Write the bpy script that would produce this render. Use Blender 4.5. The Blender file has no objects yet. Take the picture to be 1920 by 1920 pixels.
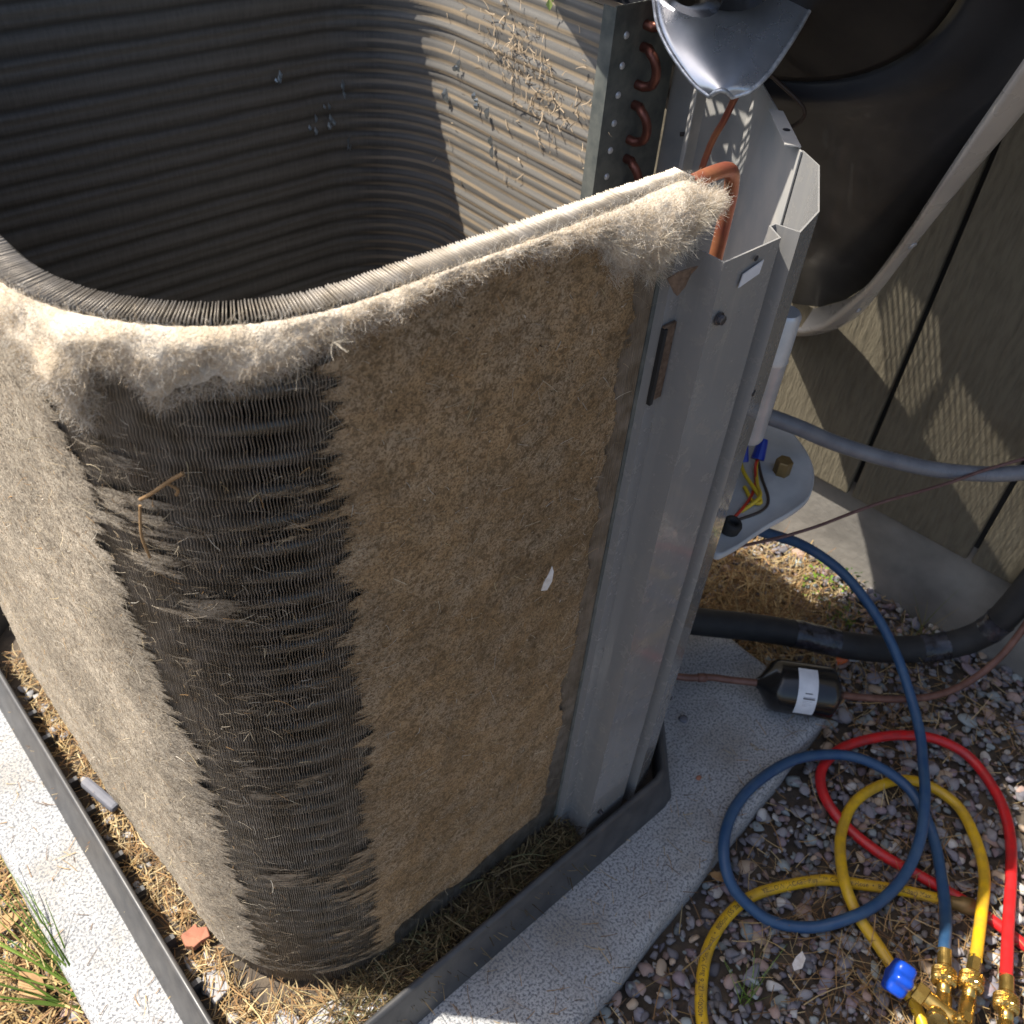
import bpy, bmesh, math, random
import numpy as np
from mathutils import Vector, Matrix
random.seed(7)
RNG = np.random.default_rng(11)
SC = bpy.context.scene
C = SC.collection

# ------------------------------------------------------------------ camera, sky, sun, exposure
CAM = np.array([0.0, 0.0, 1.095])
RW = np.array([[0.74622, -0.41472, 0.52073], [-0.66225, -0.542, 0.51736], [0.06768, -0.73092, -0.6791]])
cam = bpy.data.objects.new('camera', bpy.data.cameras.new('camera')); C.objects.link(cam)
right, down, fwd = RW[:, 0], RW[:, 1], RW[:, 2]
M = Matrix(((right[0], -down[0], -fwd[0], 0), (right[1], -down[1], -fwd[1], 0), (right[2], -down[2], -fwd[2], 0), (0, 0, 0, 1)))
cam.matrix_world = Matrix.Translation(Vector(CAM)) @ M
cam.data.sensor_width = 36; cam.data.lens = 32.925
cam.data.clip_start = 0.02; cam.data.clip_end = 400
cam.data.dof.use_dof = True; cam.data.dof.focus_distance = 0.74; cam.data.dof.aperture_fstop = 13
SC.camera = cam

SUN_DIR = Vector((-0.41, 0.455, 1.0)).normalized()
world = bpy.data.worlds.new('World'); SC.world = world; world.use_nodes = True
wn = world.node_tree.nodes; bg = wn['Background']
sky = wn.new('ShaderNodeTexSky'); sky.sky_type = 'NISHITA'; sky.sun_disc = False
sky.sun_elevation = math.asin(SUN_DIR.z); sky.sun_rotation = math.atan2(SUN_DIR.x, SUN_DIR.y)
sky.air_density = 1.0; sky.dust_density = 3.0
world.node_tree.links.new(sky.outputs[0], bg.inputs[0]); bg.inputs[1].default_value = 0.10
sun = bpy.data.lights.new('sun', 'SUN'); sun.energy = 4.7; sun.angle = math.radians(0.55); sun.color = (1.0, 0.94, 0.84)
so = bpy.data.objects.new('sun', sun); C.objects.link(so); so.rotation_euler = SUN_DIR.to_track_quat('Z', 'Y').to_euler()
so.location = (-2, 2, 4)
vs = SC.view_settings; vs.view_transform = 'Standard'; vs.look = 'None'; vs.exposure = 1.0; vs.gamma = 1.0
vs.use_curve_mapping = False

# ------------------------------------------------------------------ helpers
def A(x): return np.asarray(x, dtype=np.float64)

def hash3(i, seed):
    h = (i[..., 0].astype(np.int64) * 374761393 + i[..., 1].astype(np.int64) * 668265263 + i[..., 2].astype(np.int64) * 2147483647 + seed * 1274126177) & 0xffffffff
    h = ((h ^ (h >> 13)) * 1274126177) & 0xffffffff
    return ((h ^ (h >> 16)) & 0xffff) / 65535.0

def vnoise(p, seed=0):
    p = A(p); i = np.floor(p); f = p - i; f = f * f * (3 - 2 * f); i = i.astype(np.int64); r = 0
    for dx in (0, 1):
        for dy in (0, 1):
            for dz in (0, 1):
                w = (f[..., 0] if dx else 1 - f[..., 0]) * (f[..., 1] if dy else 1 - f[..., 1]) * (f[..., 2] if dz else 1 - f[..., 2])
                r = r + w * hash3(i + np.array([dx, dy, dz]), seed)
    return r

def fbm(p, seed=0, oct=3):
    p = A(p); r = 0; a = 0.5
    for k in range(oct):
        r = r + a * (vnoise(p, seed + k) * 2 - 1); p = p * 2.03; a *= 0.5
    return r

def link(name, data, parent=None):
    o = bpy.data.objects.new(name, data); C.objects.link(o)
    if parent is not None:
        o.parent = parent
        o.location = -parent_origin(parent)
    return o

ORI = {}
def parent_origin(p):
    if p.name in ORI: return ORI[p.name]
    return Vector((0, 0, 0))          # parts are modelled in world coordinates below an already shifted part

def tag(o, label=None, cat=None, group=None, kind=None):
    if label: o['label'] = label
    if cat: o['category'] = cat
    if group: o['group'] = group
    if kind: o['kind'] = kind
    return o

def thing(name, loc, label, cat, group=None):
    o = bpy.data.objects.new(name, None); C.objects.link(o); o.location = loc; o.empty_display_size = 0.05
    ORI[o.name] = Vector(loc)
    return tag(o, label, cat, group)

def npmesh(name, V, F, mat, smooth=False, col=None, attrs=None, matidx=None):
    V = np.ascontiguousarray(A(V).reshape(-1, 3)); F = np.ascontiguousarray(np.asarray(F, dtype=np.int32)); k = F.shape[1]
    me = bpy.data.meshes.new(name)
    me.vertices.add(len(V)); me.vertices.foreach_set('co', V.astype(np.float32).ravel())
    me.loops.add(F.size); me.loops.foreach_set('vertex_index', F.ravel())
    me.polygons.add(len(F)); me.polygons.foreach_set('loop_start', np.arange(0, F.size, k, dtype=np.int32))
    try: me.polygons.foreach_set('loop_total', np.full(len(F), k, dtype=np.int32))
    except Exception: pass
    for m in (mat if isinstance(mat, (list, tuple)) else [mat]):
        if m: me.materials.append(m)
    if smooth: me.polygons.foreach_set('use_smooth', np.ones(len(F), dtype=bool))
    if matidx is not None: me.polygons.foreach_set('material_index', np.asarray(matidx, dtype=np.int32))
    if col is not None:
        at = me.attributes.new('Col', 'FLOAT_COLOR', 'POINT'); c4 = np.ones((len(V), 4), dtype=np.float32); c4[:, :3] = col
        at.data.foreach_set('color', c4.ravel())
    for kx, vx in (attrs or {}).items():
        at = me.attributes.new(kx, 'FLOAT', 'POINT'); at.data.foreach_set('value', A(vx).astype(np.float32).ravel())
    me.update(calc_edges=True); me.validate()
    return me

class MB:
    """collects polygons for one mesh object"""
    def __init__(s): s.v = []; s.f = []; s.sm = []
    def add(s, V, F, smooth=False):
        b = len(s.v); s.v += [tuple(map(float, p)) for p in V]; s.f += [tuple(int(i) + b for i in f) for f in F]; s.sm += [smooth] * len(F); return s
    def box(s, lo, hi):
        x0, y0, z0 = lo; x1, y1, z1 = hi
        return s.add([(x0,y0,z0),(x1,y0,z0),(x1,y1,z0),(x0,y1,z0),(x0,y0,z1),(x1,y0,z1),(x1,y1,z1),(x0,y1,z1)],
                     [(0,3,2,1),(4,5,6,7),(0,1,5,4),(1,2,6,5),(2,3,7,6),(3,0,4,7)])
    def obox(s, c, ax, ay, az):
        c, ax, ay, az = A(c), A(ax), A(ay), A(az); V = []
        for k in (-1, 1):
            for (i, j) in ((-1,-1),(1,-1),(1,1),(-1,1)): V.append(c + i*ax + j*ay + k*az)
        return s.add(V, [(0,3,2,1),(4,5,6,7),(0,1,5,4),(1,2,6,5),(2,3,7,6),(3,0,4,7)])
    def tube(s, pts, r, n=12, cap=True, smooth=True, sub=0):
        P = spline(pts, sub) if sub else A(pts); m = len(P)
        r = np.broadcast_to(A(r), (m,)) if np.ndim(r) else np.full(m, r)
        T, N, B = frames(P); V = []
        for i in range(m):
            for k in range(n):
                a = 2 * math.pi * k / n; V.append(P[i] + r[i] * (math.cos(a) * N[i] + math.sin(a) * B[i]))
        F = [(i*n+k, i*n+(k+1) % n, (i+1)*n+(k+1) % n, (i+1)*n+k) for i in range(m-1) for k in range(n)]
        s.add(V, F, smooth)
        if cap:
            s.add(V[:n], [tuple(range(n))[::-1]]); s.add(V[-n:], [tuple(range(n))])
        return s
    def lathe(s, o, axis, prof, n=20, smooth=True, flute=None):
        """prof: list of (distance along axis, radius)"""
        o, axis = A(o), A(axis); axis = axis / np.linalg.norm(axis)
        t = np.cross(axis, [0, 0, 1.0]);
        if np.linalg.norm(t) < 1e-3: t = np.array([1.0, 0, 0])
        t /= np.linalg.norm(t); b = np.cross(axis, t); V = []
        for d, r in prof:
            for k in range(n):
                a = 2*math.pi*k/n; rr = r * (flute(k, d) if flute else 1.0)
                V.append(o + axis*d + rr*(math.cos(a)*t + math.sin(a)*b))
        m = len(prof); F = [(i*n+k, i*n+(k+1) % n, (i+1)*n+(k+1) % n, (i+1)*n+k) for i in range(m-1) for k in range(n)]
        s.add(V, F, smooth); s.add(V[:n], [tuple(range(n))[::-1]]); s.add(V[-n:], [tuple(range(n))]); return s
    def sheet(s, poly, z0, z1, th):
        """folded sheet metal: plan polyline extruded from z0 to z1"""
        P = A(poly); m = len(P); D = np.zeros((m, 2))
        for i in range(m):
            a = P[i] - P[i-1] if i > 0 else P[1] - P[0]; b = P[i+1] - P[i] if i < m-1 else P[-1] - P[-2]
            a = a / np.linalg.norm(a); b = b / np.linalg.norm(b)
            na = np.array([-a[1], a[0]]); nb = np.array([-b[1], b[0]]); nn = na + nb; nn /= max(np.linalg.norm(nn), 1e-6)
            D[i] = nn / max(nn @ na, 0.35)
        Q = P + D * th
        for i in range(m-1):
            a0, a1, b0, b1 = P[i], P[i+1], Q[i], Q[i+1]
            V = [(*a0, z0), (*a1, z0), (*b1, z0), (*b0, z0), (*a0, z1), (*a1, z1), (*b1, z1), (*b0, z1)]
            F = [(0,1,5,4), (2,3,7,6), (4,5,6,7), (0,3,2,1)]
            if i == 0: F.append((3,0,4,7))
            if i == m-2: F.append((1,2,6,5))
            s.add(V, F)
        return s
    def build(s, name, mat, parent=None, bevel=0, auto=None):
        me = bpy.data.meshes.new(name); me.from_pydata(s.v, [], s.f)
        if mat: me.materials.append(mat)
        me.polygons.foreach_set('use_smooth', s.sm)
        bm = bmesh.new(); bm.from_mesh(me); bmesh.ops.recalc_face_normals(bm, faces=bm.faces)
        if bevel:
            bmesh.ops.remove_doubles(bm, verts=bm.verts, dist=1e-5)
            es = [e for e in bm.edges if len(e.link_faces) == 2 and e.calc_face_angle(0) > 0.6]
            bmesh.ops.bevel(bm, geom=es, offset=bevel, segments=2, affect='EDGES', profile=0.5, clamp_overlap=True)
        bm.to_mesh(me); bm.free(); me.update()
        return link(name, me, parent)

def spline(pts, sub=6):
    P = A(pts); P = np.vstack([2*P[0]-P[1], P, 2*P[-1]-P[-2]]); out = []
    for i in range(1, len(P)-2):
        p0, p1, p2, p3 = P[i-1], P[i], P[i+1], P[i+2]
        for k in range(sub):
            t = k/sub
            out.append(0.5*((2*p1)+(-p0+p2)*t+(2*p0-5*p1+4*p2-p3)*t*t+(-p0+3*p1-3*p2+p3)*t**3))
    out.append(P[-2]); return A(out)

def frames(P):
    m = len(P); T = np.zeros_like(P); T[1:-1] = P[2:]-P[:-2]; T[0] = P[1]-P[0]; T[-1] = P[-1]-P[-2]
    T /= np.linalg.norm(T, axis=1)[:, None]; N = np.zeros_like(P)
    ref = np.array([0, 0, 1.0]) if abs(T[0][2]) < 0.9 else np.array([1.0, 0, 0])
    n = ref - T[0]*(ref @ T[0]); N[0] = n/np.linalg.norm(n)
    for i in range(1, m):
        n = N[i-1] - T[i]*(N[i-1] @ T[i]); N[i] = n/np.linalg.norm(n)
    return T, N, np.cross(T, N)

def unit(a): return a / np.maximum(np.linalg.norm(a, axis=-1, keepdims=True), 1e-9)

def ribbons(root, d, L, w, curl=0.3, nseg=3, taper=0.5, seed=0, flat=None):
    """thin fibres: root (N,3), direction, length, width -> verts, quads"""
    rg = np.random.default_rng(seed); n = len(root); d = unit(d)
    b = rg.normal(size=(n, 3)); b = unit(b - d*(b*d).sum(1)[:, None])
    sd = rg.normal(size=(n, 3)) if flat is None else np.cross(d, np.broadcast_to(flat, d.shape)) + 0.25*rg.normal(size=(n, 3))
    sd = unit(sd - d*(sd*d).sum(1)[:, None])
    L = np.broadcast_to(L, (n,)); w = np.broadcast_to(w, (n,)); cv = curl*rg.uniform(0.2, 1, n)
    t = np.linspace(0, 1, nseg+1); V = np.zeros((n, nseg+1, 2, 3))
    for k, tt in enumerate(t):
        p = root + d*(L*tt)[:, None] + b*(L*cv*tt*tt)[:, None]
        h = sd*(w*0.5*(1-taper*tt))[:, None]; V[:, k, 0] = p-h; V[:, k, 1] = p+h
    base = (np.arange(n)*(nseg+1)*2)[:, None]; F = []
    for k in range(nseg): F.append(base + np.array([k*2, k*2+1, k*2+3, k*2+2])[None])
    return V.reshape(-1, 3), np.stack(F, 1).reshape(-1, 4), (nseg+1)*2

# ------------------------------------------------------------------ materials
def nodes(name):
    m = bpy.data.materials.new(name); m.use_nodes = True; nt = m.node_tree; return m, nt, nt.nodes['Principled BSDF']

def _mix(nt, fac, a, b):
    mx = nt.nodes.new('ShaderNodeMix'); mx.data_type = 'RGBA'
    if isinstance(fac, (int, float)): mx.inputs[0].default_value = fac
    else: nt.links.new(fac, mx.inputs[0])
    for k, c in ((6, a), (7, b)):
        if isinstance(c, tuple): mx.inputs[k].default_value = (*c, 1)
        else: nt.links.new(c, mx.inputs[k])
    return mx.outputs[2]

def _coord(nt, scale=(1, 1, 1)):
    tc = nt.nodes.new('ShaderNodeTexCoord'); mp = nt.nodes.new('ShaderNodeMapping'); mp.inputs['Scale'].default_value = scale
    nt.links.new(tc.outputs['Object'], mp.inputs[0]); return mp.outputs[0]

def _noise(nt, co, scale, detail=3, rough=0.55):
    n = nt.nodes.new('ShaderNodeTexNoise'); n.inputs['Scale'].default_value = scale; n.inputs['Detail'].default_value = detail
    n.inputs['Roughness'].default_value = rough; nt.links.new(co, n.inputs['Vector']); return n.outputs['Fac']

def _ramp(nt, fac, a, b):
    r = nt.nodes.new('ShaderNodeMapRange'); r.inputs[1].default_value = a; r.inputs[2].default_value = b; r.clamp = True
    nt.links.new(fac, r.inputs[0]); return r.outputs[0]

def _bump(nt, b, h, strength, dist):
    bp = nt.nodes.new('ShaderNodeBump'); bp.inputs['Strength'].default_value = strength; bp.inputs['Distance'].default_value = dist
    nt.links.new(h, bp.inputs['Height']); nt.links.new(bp.outputs[0], b.inputs['Normal'])

def _math(nt, op, a, b=None):
    m = nt.nodes.new('ShaderNodeMath'); m.operation = op
    for k, x in ((0, a), (1, b)):
        if x is None: continue
        if isinstance(x, (int, float)): m.inputs[k].default_value = x
        else: nt.links.new(x, m.inputs[k])
    return m.outputs[0]

def pm(name, c1, c2=None, scale=30, rough=0.5, metal=0, lo=0.35, hi=0.65, bump=0, bscale=200, bdist=0.001, stretch=(1, 1, 1), coat=0, spec=0.5, detail=4, rvar=0.0):
    m, nt, b = nodes(name); co = _coord(nt, stretch)
    nf = _noise(nt, co, scale, detail)
    if c2 is not None: nt.links.new(_mix(nt, _ramp(nt, nf, lo, hi), c1, c2), b.inputs['Base Color'])
    else: b.inputs['Base Color'].default_value = (*c1, 1)
    b.inputs['Roughness'].default_value = rough; b.inputs['Metallic'].default_value = metal
    b.inputs['Specular IOR Level'].default_value = spec; b.inputs['Coat Weight'].default_value = coat
    if rvar:
        mr = nt.nodes.new('ShaderNodeMapRange'); mr.inputs[3].default_value = rough-rvar; mr.inputs[4].default_value = rough+rvar
        mr.inputs[1].default_value = 0.3; mr.inputs[2].default_value = 0.7
        nt.links.new(_noise(nt, co, scale*0.7+3, 5), mr.inputs[0]); nt.links.new(mr.outputs[0], b.inputs['Roughness'])
    if bump: _bump(nt, b, _noise(nt, co, bscale, 3), bump, bdist)
    return m

def fibre_mat(name, rough=0.8, transl=0.3):
    m, nt, b = nodes(name); at = nt.nodes.new('ShaderNodeAttribute'); at.attribute_name = 'Col'
    nt.links.new(at.outputs['Color'], b.inputs['Base Color']); b.inputs['Roughness'].default_value = rough; b.inputs['Specular IOR Level'].default_value = 0.2
    if transl:
        tr = nt.nodes.new('ShaderNodeBsdfTranslucent'); nt.links.new(at.outputs['Color'], tr.inputs[0])
        mx = nt.nodes.new('ShaderNodeMixShader'); mx.inputs[0].default_value = transl
        nt.links.new(b.outputs[0], mx.inputs[1]); nt.links.new(tr.outputs[0], mx.inputs[2])
        nt.links.new(mx.outputs[0], nt.nodes['Material Output'].inputs[0])
    return m

MT = {}
MT['grey_paint'] = pm('grey_paint', (0.225, 0.222, 0.218), (0.26, 0.255, 0.25), 14, rough=0.2, bump=0.05, bscale=230, bdist=0.0006, coat=0.5, rvar=0.06)
m, nt, b = nodes('post_paint'); co = _coord(nt, (1, 1, 0.05)); st_ = _ramp(nt, _noise(nt, co, 160, 4, 0.6), 0.52, 0.72); dst = _ramp(nt, _noise(nt, _coord(nt), 60, 6, 0.7), 0.50, 0.70)
b1_ = _mix(nt, _math(nt, 'MULTIPLY', st_, 0.35), (0.235, 0.232, 0.228), (0.33, 0.315, 0.285)); nt.links.new(_mix(nt, _math(nt, 'MULTIPLY', dst, 0.30), b1_, (0.30, 0.275, 0.235)), b.inputs['Base Color'])
mr_ = nt.nodes.new('ShaderNodeMapRange'); mr_.inputs[3].default_value = 0.16; mr_.inputs[4].default_value = 0.42; nt.links.new(dst, mr_.inputs[0]); nt.links.new(mr_.outputs[0], b.inputs['Roughness']); b.inputs['Coat Weight'].default_value = 0.35
_bump(nt, b, _noise(nt, _coord(nt), 180, 3), 0.06, 0.0008); MT['post_paint'] = m
MT['grey_paint_dusty'] = pm('grey_paint_dusty', (0.34, 0.34, 0.33), (0.42, 0.40, 0.37), 25, rough=0.5, bump=0.05, bscale=200)
MT['lid_shaded'] = pm('lid_shaded', (0.028, 0.030, 0.036), (0.042, 0.044, 0.050), 12, rough=0.42, bump=0.06, bscale=220, bdist=0.0006, coat=0.05, rvar=0.1, spec=0.2)  # lid underside near black: its shade put into the grey paint
MT['lid_rim'] = pm('lid_rim', (0.42, 0.395, 0.37), (0.50, 0.47, 0.43), 16, rough=0.32, bump=0.06, bscale=220, bdist=0.0006, coat=0.3, rvar=0.1)  # flange lightened: reflected ground light put into the same grey
MT['alu_shaded'] = pm('alu_shaded', (0.016, 0.015, 0.015), (0.034, 0.030, 0.027), 20, rough=0.45, metal=0.3, bump=0.08, bscale=120)  # dark fan blades: shade inside the lid put into the colour
MT['galv'] = pm('galv', (0.34, 0.36, 0.35), (0.46, 0.48, 0.47), 60, rough=0.42, metal=0.6)
MT['galv_green'] = pm('galv_green', (0.09, 0.10, 0.095), (0.17, 0.175, 0.155), 50, rough=0.6, metal=0.2)
MT['alu_blade'] = pm('alu_blade', (0.44, 0.47, 0.52), (0.60, 0.62, 0.66), 22, rough=0.3, metal=0.75, bump=0.05, bscale=90, rvar=0.1)
MT['alu_edge'] = pm('alu_edge', (0.35, 0.36, 0.38), (0.75, 0.76, 0.78), 120, rough=0.4, metal=0.6, bump=0.3, bscale=300)
MT['black_plastic'] = pm('black_plastic', (0.045, 0.045, 0.047), (0.075, 0.072, 0.07), 40, rough=0.42, bump=0.1, bscale=500, bdist=0.0003, rvar=0.08)
MT['black_foam'] = pm('black_foam', (0.010, 0.010, 0.011), (0.022, 0.021, 0.02), 30, rough=0.7, bump=0.25, bscale=300, bdist=0.0006)
MT['black_gloss'] = pm('black_gloss', (0.008, 0.008, 0.009), (0.016, 0.014, 0.012), 20, rough=0.22, bump=0.05, bscale=60, coat=0.3)
MT['black_tape'] = pm('black_tape', (0.012, 0.012, 0.014), (0.05, 0.05, 0.06), 60, rough=0.22, bump=0.9, bscale=70, bdist=0.003)
MT['copper'] = pm('copper', (0.55, 0.20, 0.085), (0.38, 0.13, 0.06), 45, rough=0.34, metal=0.85, rvar=0.1)
MT['copper_new'] = pm('copper_new', (0.50, 0.20, 0.095), (0.36, 0.10, 0.07), 40, rough=0.36, metal=0.6)
MT['copper_dull'] = pm('copper_dull', (0.12, 0.055, 0.04), (0.20, 0.10, 0.075), 60, rough=0.5, metal=0.35)
MT['copper_bend'] = pm('copper_bend', (0.26, 0.10, 0.07), (0.16, 0.06, 0.045), 70, rough=0.4, metal=0.7)
MT['brass'] = pm('brass', (0.62, 0.42, 0.13), (0.50, 0.33, 0.10), 80, rough=0.25, metal=0.95, rvar=0.08)
MT['brass_old'] = pm('brass_old', (0.19, 0.125, 0.045), (0.28, 0.18, 0.07), 60, rough=0.5, metal=0.4)
MT['blue_rubber'] = pm('blue_rubber', (0.018, 0.062, 0.15), (0.035, 0.085, 0.165), 55, rough=0.42, bump=0.08, bscale=400, bdist=0.0004)
MT['yellow_rubber'] = pm('yellow_rubber', (0.70, 0.42, 0.012), (0.50, 0.30, 0.03), 55, rough=0.38, bump=0.08, bscale=400, bdist=0.0004)
MT['red_rubber'] = pm('red_rubber', (0.62, 0.014, 0.016), (0.42, 0.02, 0.022), 55, rough=0.36, bump=0.08, bscale=400, bdist=0.0004)
MT['blue_plastic'] = pm('blue_plastic', (0.006, 0.055, 0.40), (0.006, 0.042, 0.32), 40, rough=0.28)
MT['nut_blue'] = pm('nut_blue', (0.012, 0.035, 0.30), None, rough=0.35)
MT['orange_plastic'] = pm('orange_plastic', (0.75, 0.14, 0.03), None, rough=0.4)
MT['conduit_grey'] = pm('conduit_grey', (0.14, 0.145, 0.165), (0.19, 0.195, 0.21), 40, rough=0.4, bump=0.05, bscale=200)
MT['shelf_grey'] = pm('shelf_grey', (0.44, 0.45, 0.45), (0.54, 0.54, 0.53), 20, rough=0.55, bump=0.1, bscale=90)
MT['white_label'] = pm('white_label', (0.72, 0.73, 0.76), (0.62, 0.63, 0.66), 50, rough=0.45)
MT['ink'] = pm('ink', (0.02, 0.02, 0.025), None, rough=0.6)
MT['ink_grey'] = pm('ink_grey', (0.25, 0.25, 0.28), None, rough=0.6)
MT['cap_silver'] = pm('cap_silver', (0.55, 0.56, 0.58), (0.66, 0.66, 0.67), 40, rough=0.35, metal=0.35)
MT['wire_brown'] = pm('wire_brown', (0.10, 0.042, 0.035), (0.14, 0.07, 0.06), 60, rough=0.4)
MT['wire_yellow'] = pm('wire_yellow', (0.72, 0.50, 0.03), None, rough=0.4)
MT['wire_red'] = pm('wire_red', (0.55, 0.04, 0.02), None, rough=0.4)
MT['wire_dark'] = pm('wire_dark', (0.05, 0.035, 0.03), None, rough=0.5)
MT['steel_dark'] = pm('steel_dark', (0.05, 0.05, 0.06), (0.12, 0.12, 0.13), 200, rough=0.35, metal=0.7)
MT['fin_alu'] = pm('fin_alu', (0.14, 0.118, 0.09), (0.235, 0.21, 0.18), 60, rough=0.42, metal=0.5)
MT['tube_dark'] = pm('tube_dark', (0.11, 0.09, 0.065), (0.26, 0.235, 0.20), 35, rough=0.35, metal=0.4)
MT['twig'] = pm('twig', (0.36, 0.22, 0.10), (0.24, 0.14, 0.06), 120, rough=0.8)
MT['leaf_dry'] = pm('leaf_dry', (0.42, 0.26, 0.12), (0.28, 0.16, 0.07), 60, rough=0.8)
MT['leaf_dark'] = pm('leaf_dark', (0.09, 0.055, 0.035), (0.18, 0.12, 0.08), 260, rough=0.8, bump=0.4, bscale=400)
MT['feather'] = pm('feather', (0.70, 0.66, 0.62), (0.58, 0.52, 0.46), 200, rough=0.8)
MT['brick_chip'] = pm('brick_chip', (0.40, 0.165, 0.10), (0.30, 0.12, 0.075), 60, rough=0.85, bump=0.3, bscale=300)
MT['slate'] = pm('slate', (0.26, 0.26, 0.27), (0.34, 0.33, 0.33), 30, rough=0.75, bump=0.3, bscale=120)
MT['rubber_block'] = pm('rubber_block', (0.11, 0.115, 0.14), (0.15, 0.15, 0.17), 60, rough=0.7)
MT['soil'] = pm('soil', (0.055, 0.045, 0.037), (0.11, 0.085, 0.06), 40, rough=0.95, bump=0.6, bscale=90, bdist=0.006)
MT['straw'] = fibre_mat('straw', 0.65, 0.2)
MT['lint'] = fibre_mat('lint', 0.9, 0.35)
MT['leafgreen'] = fibre_mat('leafgreen', 0.5, 0.35)

# pebbles : colour from the vertex attribute / object random
def pebble_mats():
    out = []
    for k, (a, b) in enumerate([((0.20,0.19,0.20),(0.30,0.28,0.28)), ((0.17,0.165,0.19),(0.25,0.23,0.26)), ((0.21,0.24,0.24),(0.31,0.34,0.33)),
                                ((0.28,0.19,0.16),(0.36,0.26,0.22)), ((0.36,0.27,0.19),(0.46,0.36,0.26)), ((0.12,0.115,0.13),(0.19,0.18,0.19)), ((0.44,0.42,0.39),(0.55,0.52,0.48)), ((0.20,0.15,0.165),(0.27,0.21,0.225))]):
        out.append(pm('pebble_stone', a, b, 90, rough=0.72, bump=0.25, bscale=350, bdist=0.0008))
    return out
PEB = pebble_mats()
m, nt, b = nodes('gravel_mix'); at = nt.nodes.new('ShaderNodeAttribute'); at.attribute_name = 'Col'
co = _coord(nt); nf = _ramp(nt, _noise(nt, co, 120, 4), 0.3, 0.7)
nt.links.new(_mix(nt, nf, _mix(nt, 0.28, at.outputs['Color'], (0.08, 0.07, 0.065)), at.outputs['Color']), b.inputs['Base Color'])
b.inputs['Roughness'].default_value = 0.75; _bump(nt, b, _noise(nt, co, 350, 3), 0.25, 0.0008); MT['gravel'] = m

# pad : rough brushed concrete with dark pits
m, nt, b = nodes('pad_concrete'); co = _coord(nt)
n1 = _noise(nt, co, 330, 4, 0.6); n2 = _noise(nt, co, 7, 4); n3 = _noise(nt, co, 520, 2)
pit = _ramp(nt, n1, 0.40, 0.52)
base = _mix(nt, _ramp(nt, n2, 0.3, 0.7), (0.345, 0.35, 0.355), (0.44, 0.44, 0.435))
dirt = _mix(nt, _ramp(nt, _noise(nt, co, 5.5, 6, 0.7), 0.48, 0.72), base, (0.27, 0.235, 0.185))
nt.links.new(_mix(nt, pit, (0.15, 0.155, 0.165), dirt), b.inputs['Base Color']); b.inputs['Roughness'].default_value = 0.9
_bump(nt, b, _math(nt, 'ADD', n1, _math(nt, 'MULTIPLY', n3, 0.35)), 0.7, 0.0026); MT['pad'] = m
MT['foundation'] = pm('foundation', (0.16, 0.148, 0.132), (0.28, 0.26, 0.23), 9, rough=0.9, bump=0.4, bscale=60, bdist=0.003)

# siding : embossed painted board
m, nt, b = nodes('siding_paint'); co = _coord(nt, (1, 1, 0.16)); n1 = _noise(nt, co, 170, 5, 0.65); co2 = _coord(nt, (1, 1, 0.07)); n2 = _noise(nt, co2, 40, 3)
nt.links.new(_mix(nt, _ramp(nt, n1, 0.32, 0.6), (0.098, 0.083, 0.056), (0.150, 0.129, 0.088)), b.inputs['Base Color']); b.inputs['Roughness'].default_value = 0.7
_bump(nt, b, _math(nt, 'ADD', n1, n2), 0.9, 0.005); MT['siding'] = m

# inside face of the coil : dusty fin edges over tube rows
PITCH = 0.0235
m, nt, b = nodes('coil_inside'); tc = nt.nodes.new('ShaderNodeTexCoord'); sx = nt.nodes.new('ShaderNodeSeparateXYZ'); nt.links.new(tc.outputs['Object'], sx.inputs[0])
co = _coord(nt, (1, 1, 6)); wob = _noise(nt, co, 9, 3)
zz = _math(nt, 'ADD', _math(nt, 'DIVIDE', sx.outputs[2], PITCH/2), _math(nt, 'MULTIPLY', wob, 0.5)); fr = _math(nt, 'FRACT', zz)
tri = _math(nt, 'ABSOLUTE', _math(nt, 'SUBTRACT', fr, 0.5))
line = _ramp(nt, tri, 0.25, 0.40)
co3 = _coord(nt, (14, 14, 120)); streak = _noise(nt, co3, 1.6, 3)
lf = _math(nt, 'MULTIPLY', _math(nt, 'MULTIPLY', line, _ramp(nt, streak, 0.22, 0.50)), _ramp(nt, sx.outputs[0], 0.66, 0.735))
gry = _mix(nt, _ramp(nt, _noise(nt, _coord(nt, (1, 1, 0.15)), 260, 2), 0.35, 0.65), (0.060, 0.056, 0.051), (0.080, 0.074, 0.068))
row_ = _math(nt, 'ABSOLUTE', _math(nt, 'SUBTRACT', _math(nt, 'FRACT', _math(nt, 'ADD', _math(nt, 'DIVIDE', sx.outputs[2], PITCH), _math(nt, 'MULTIPLY', wob, 0.35))), 0.5))
gry = _mix(nt, _math(nt, 'MULTIPLY', _ramp(nt, row_, 0.30, 0.46), 0.8), gry, (0.014, 0.013, 0.012))
gry = _mix(nt, _math(nt, 'MULTIPLY', _ramp(nt, row_, 0.22, 0.04), 0.35), gry, (0.13, 0.12, 0.11))
gry = _mix(nt, _ramp(nt, sx.outputs[0], 0.69, 0.737), gry, (0.17, 0.16, 0.145))  # right wall lighter: sunlight put into its colour
nt.links.new(_mix(nt, lf, gry, (0.36, 0.28, 0.19)), b.inputs['Base Color']); b.inputs['Roughness'].default_value = 0.55; b.inputs['Metallic'].default_value = 0.1
_bump(nt, b, _noise(nt, _coord(nt, (1, 1, 0.05)), 420, 2), 0.25, 0.001); MT['coil_inside'] = m

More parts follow.
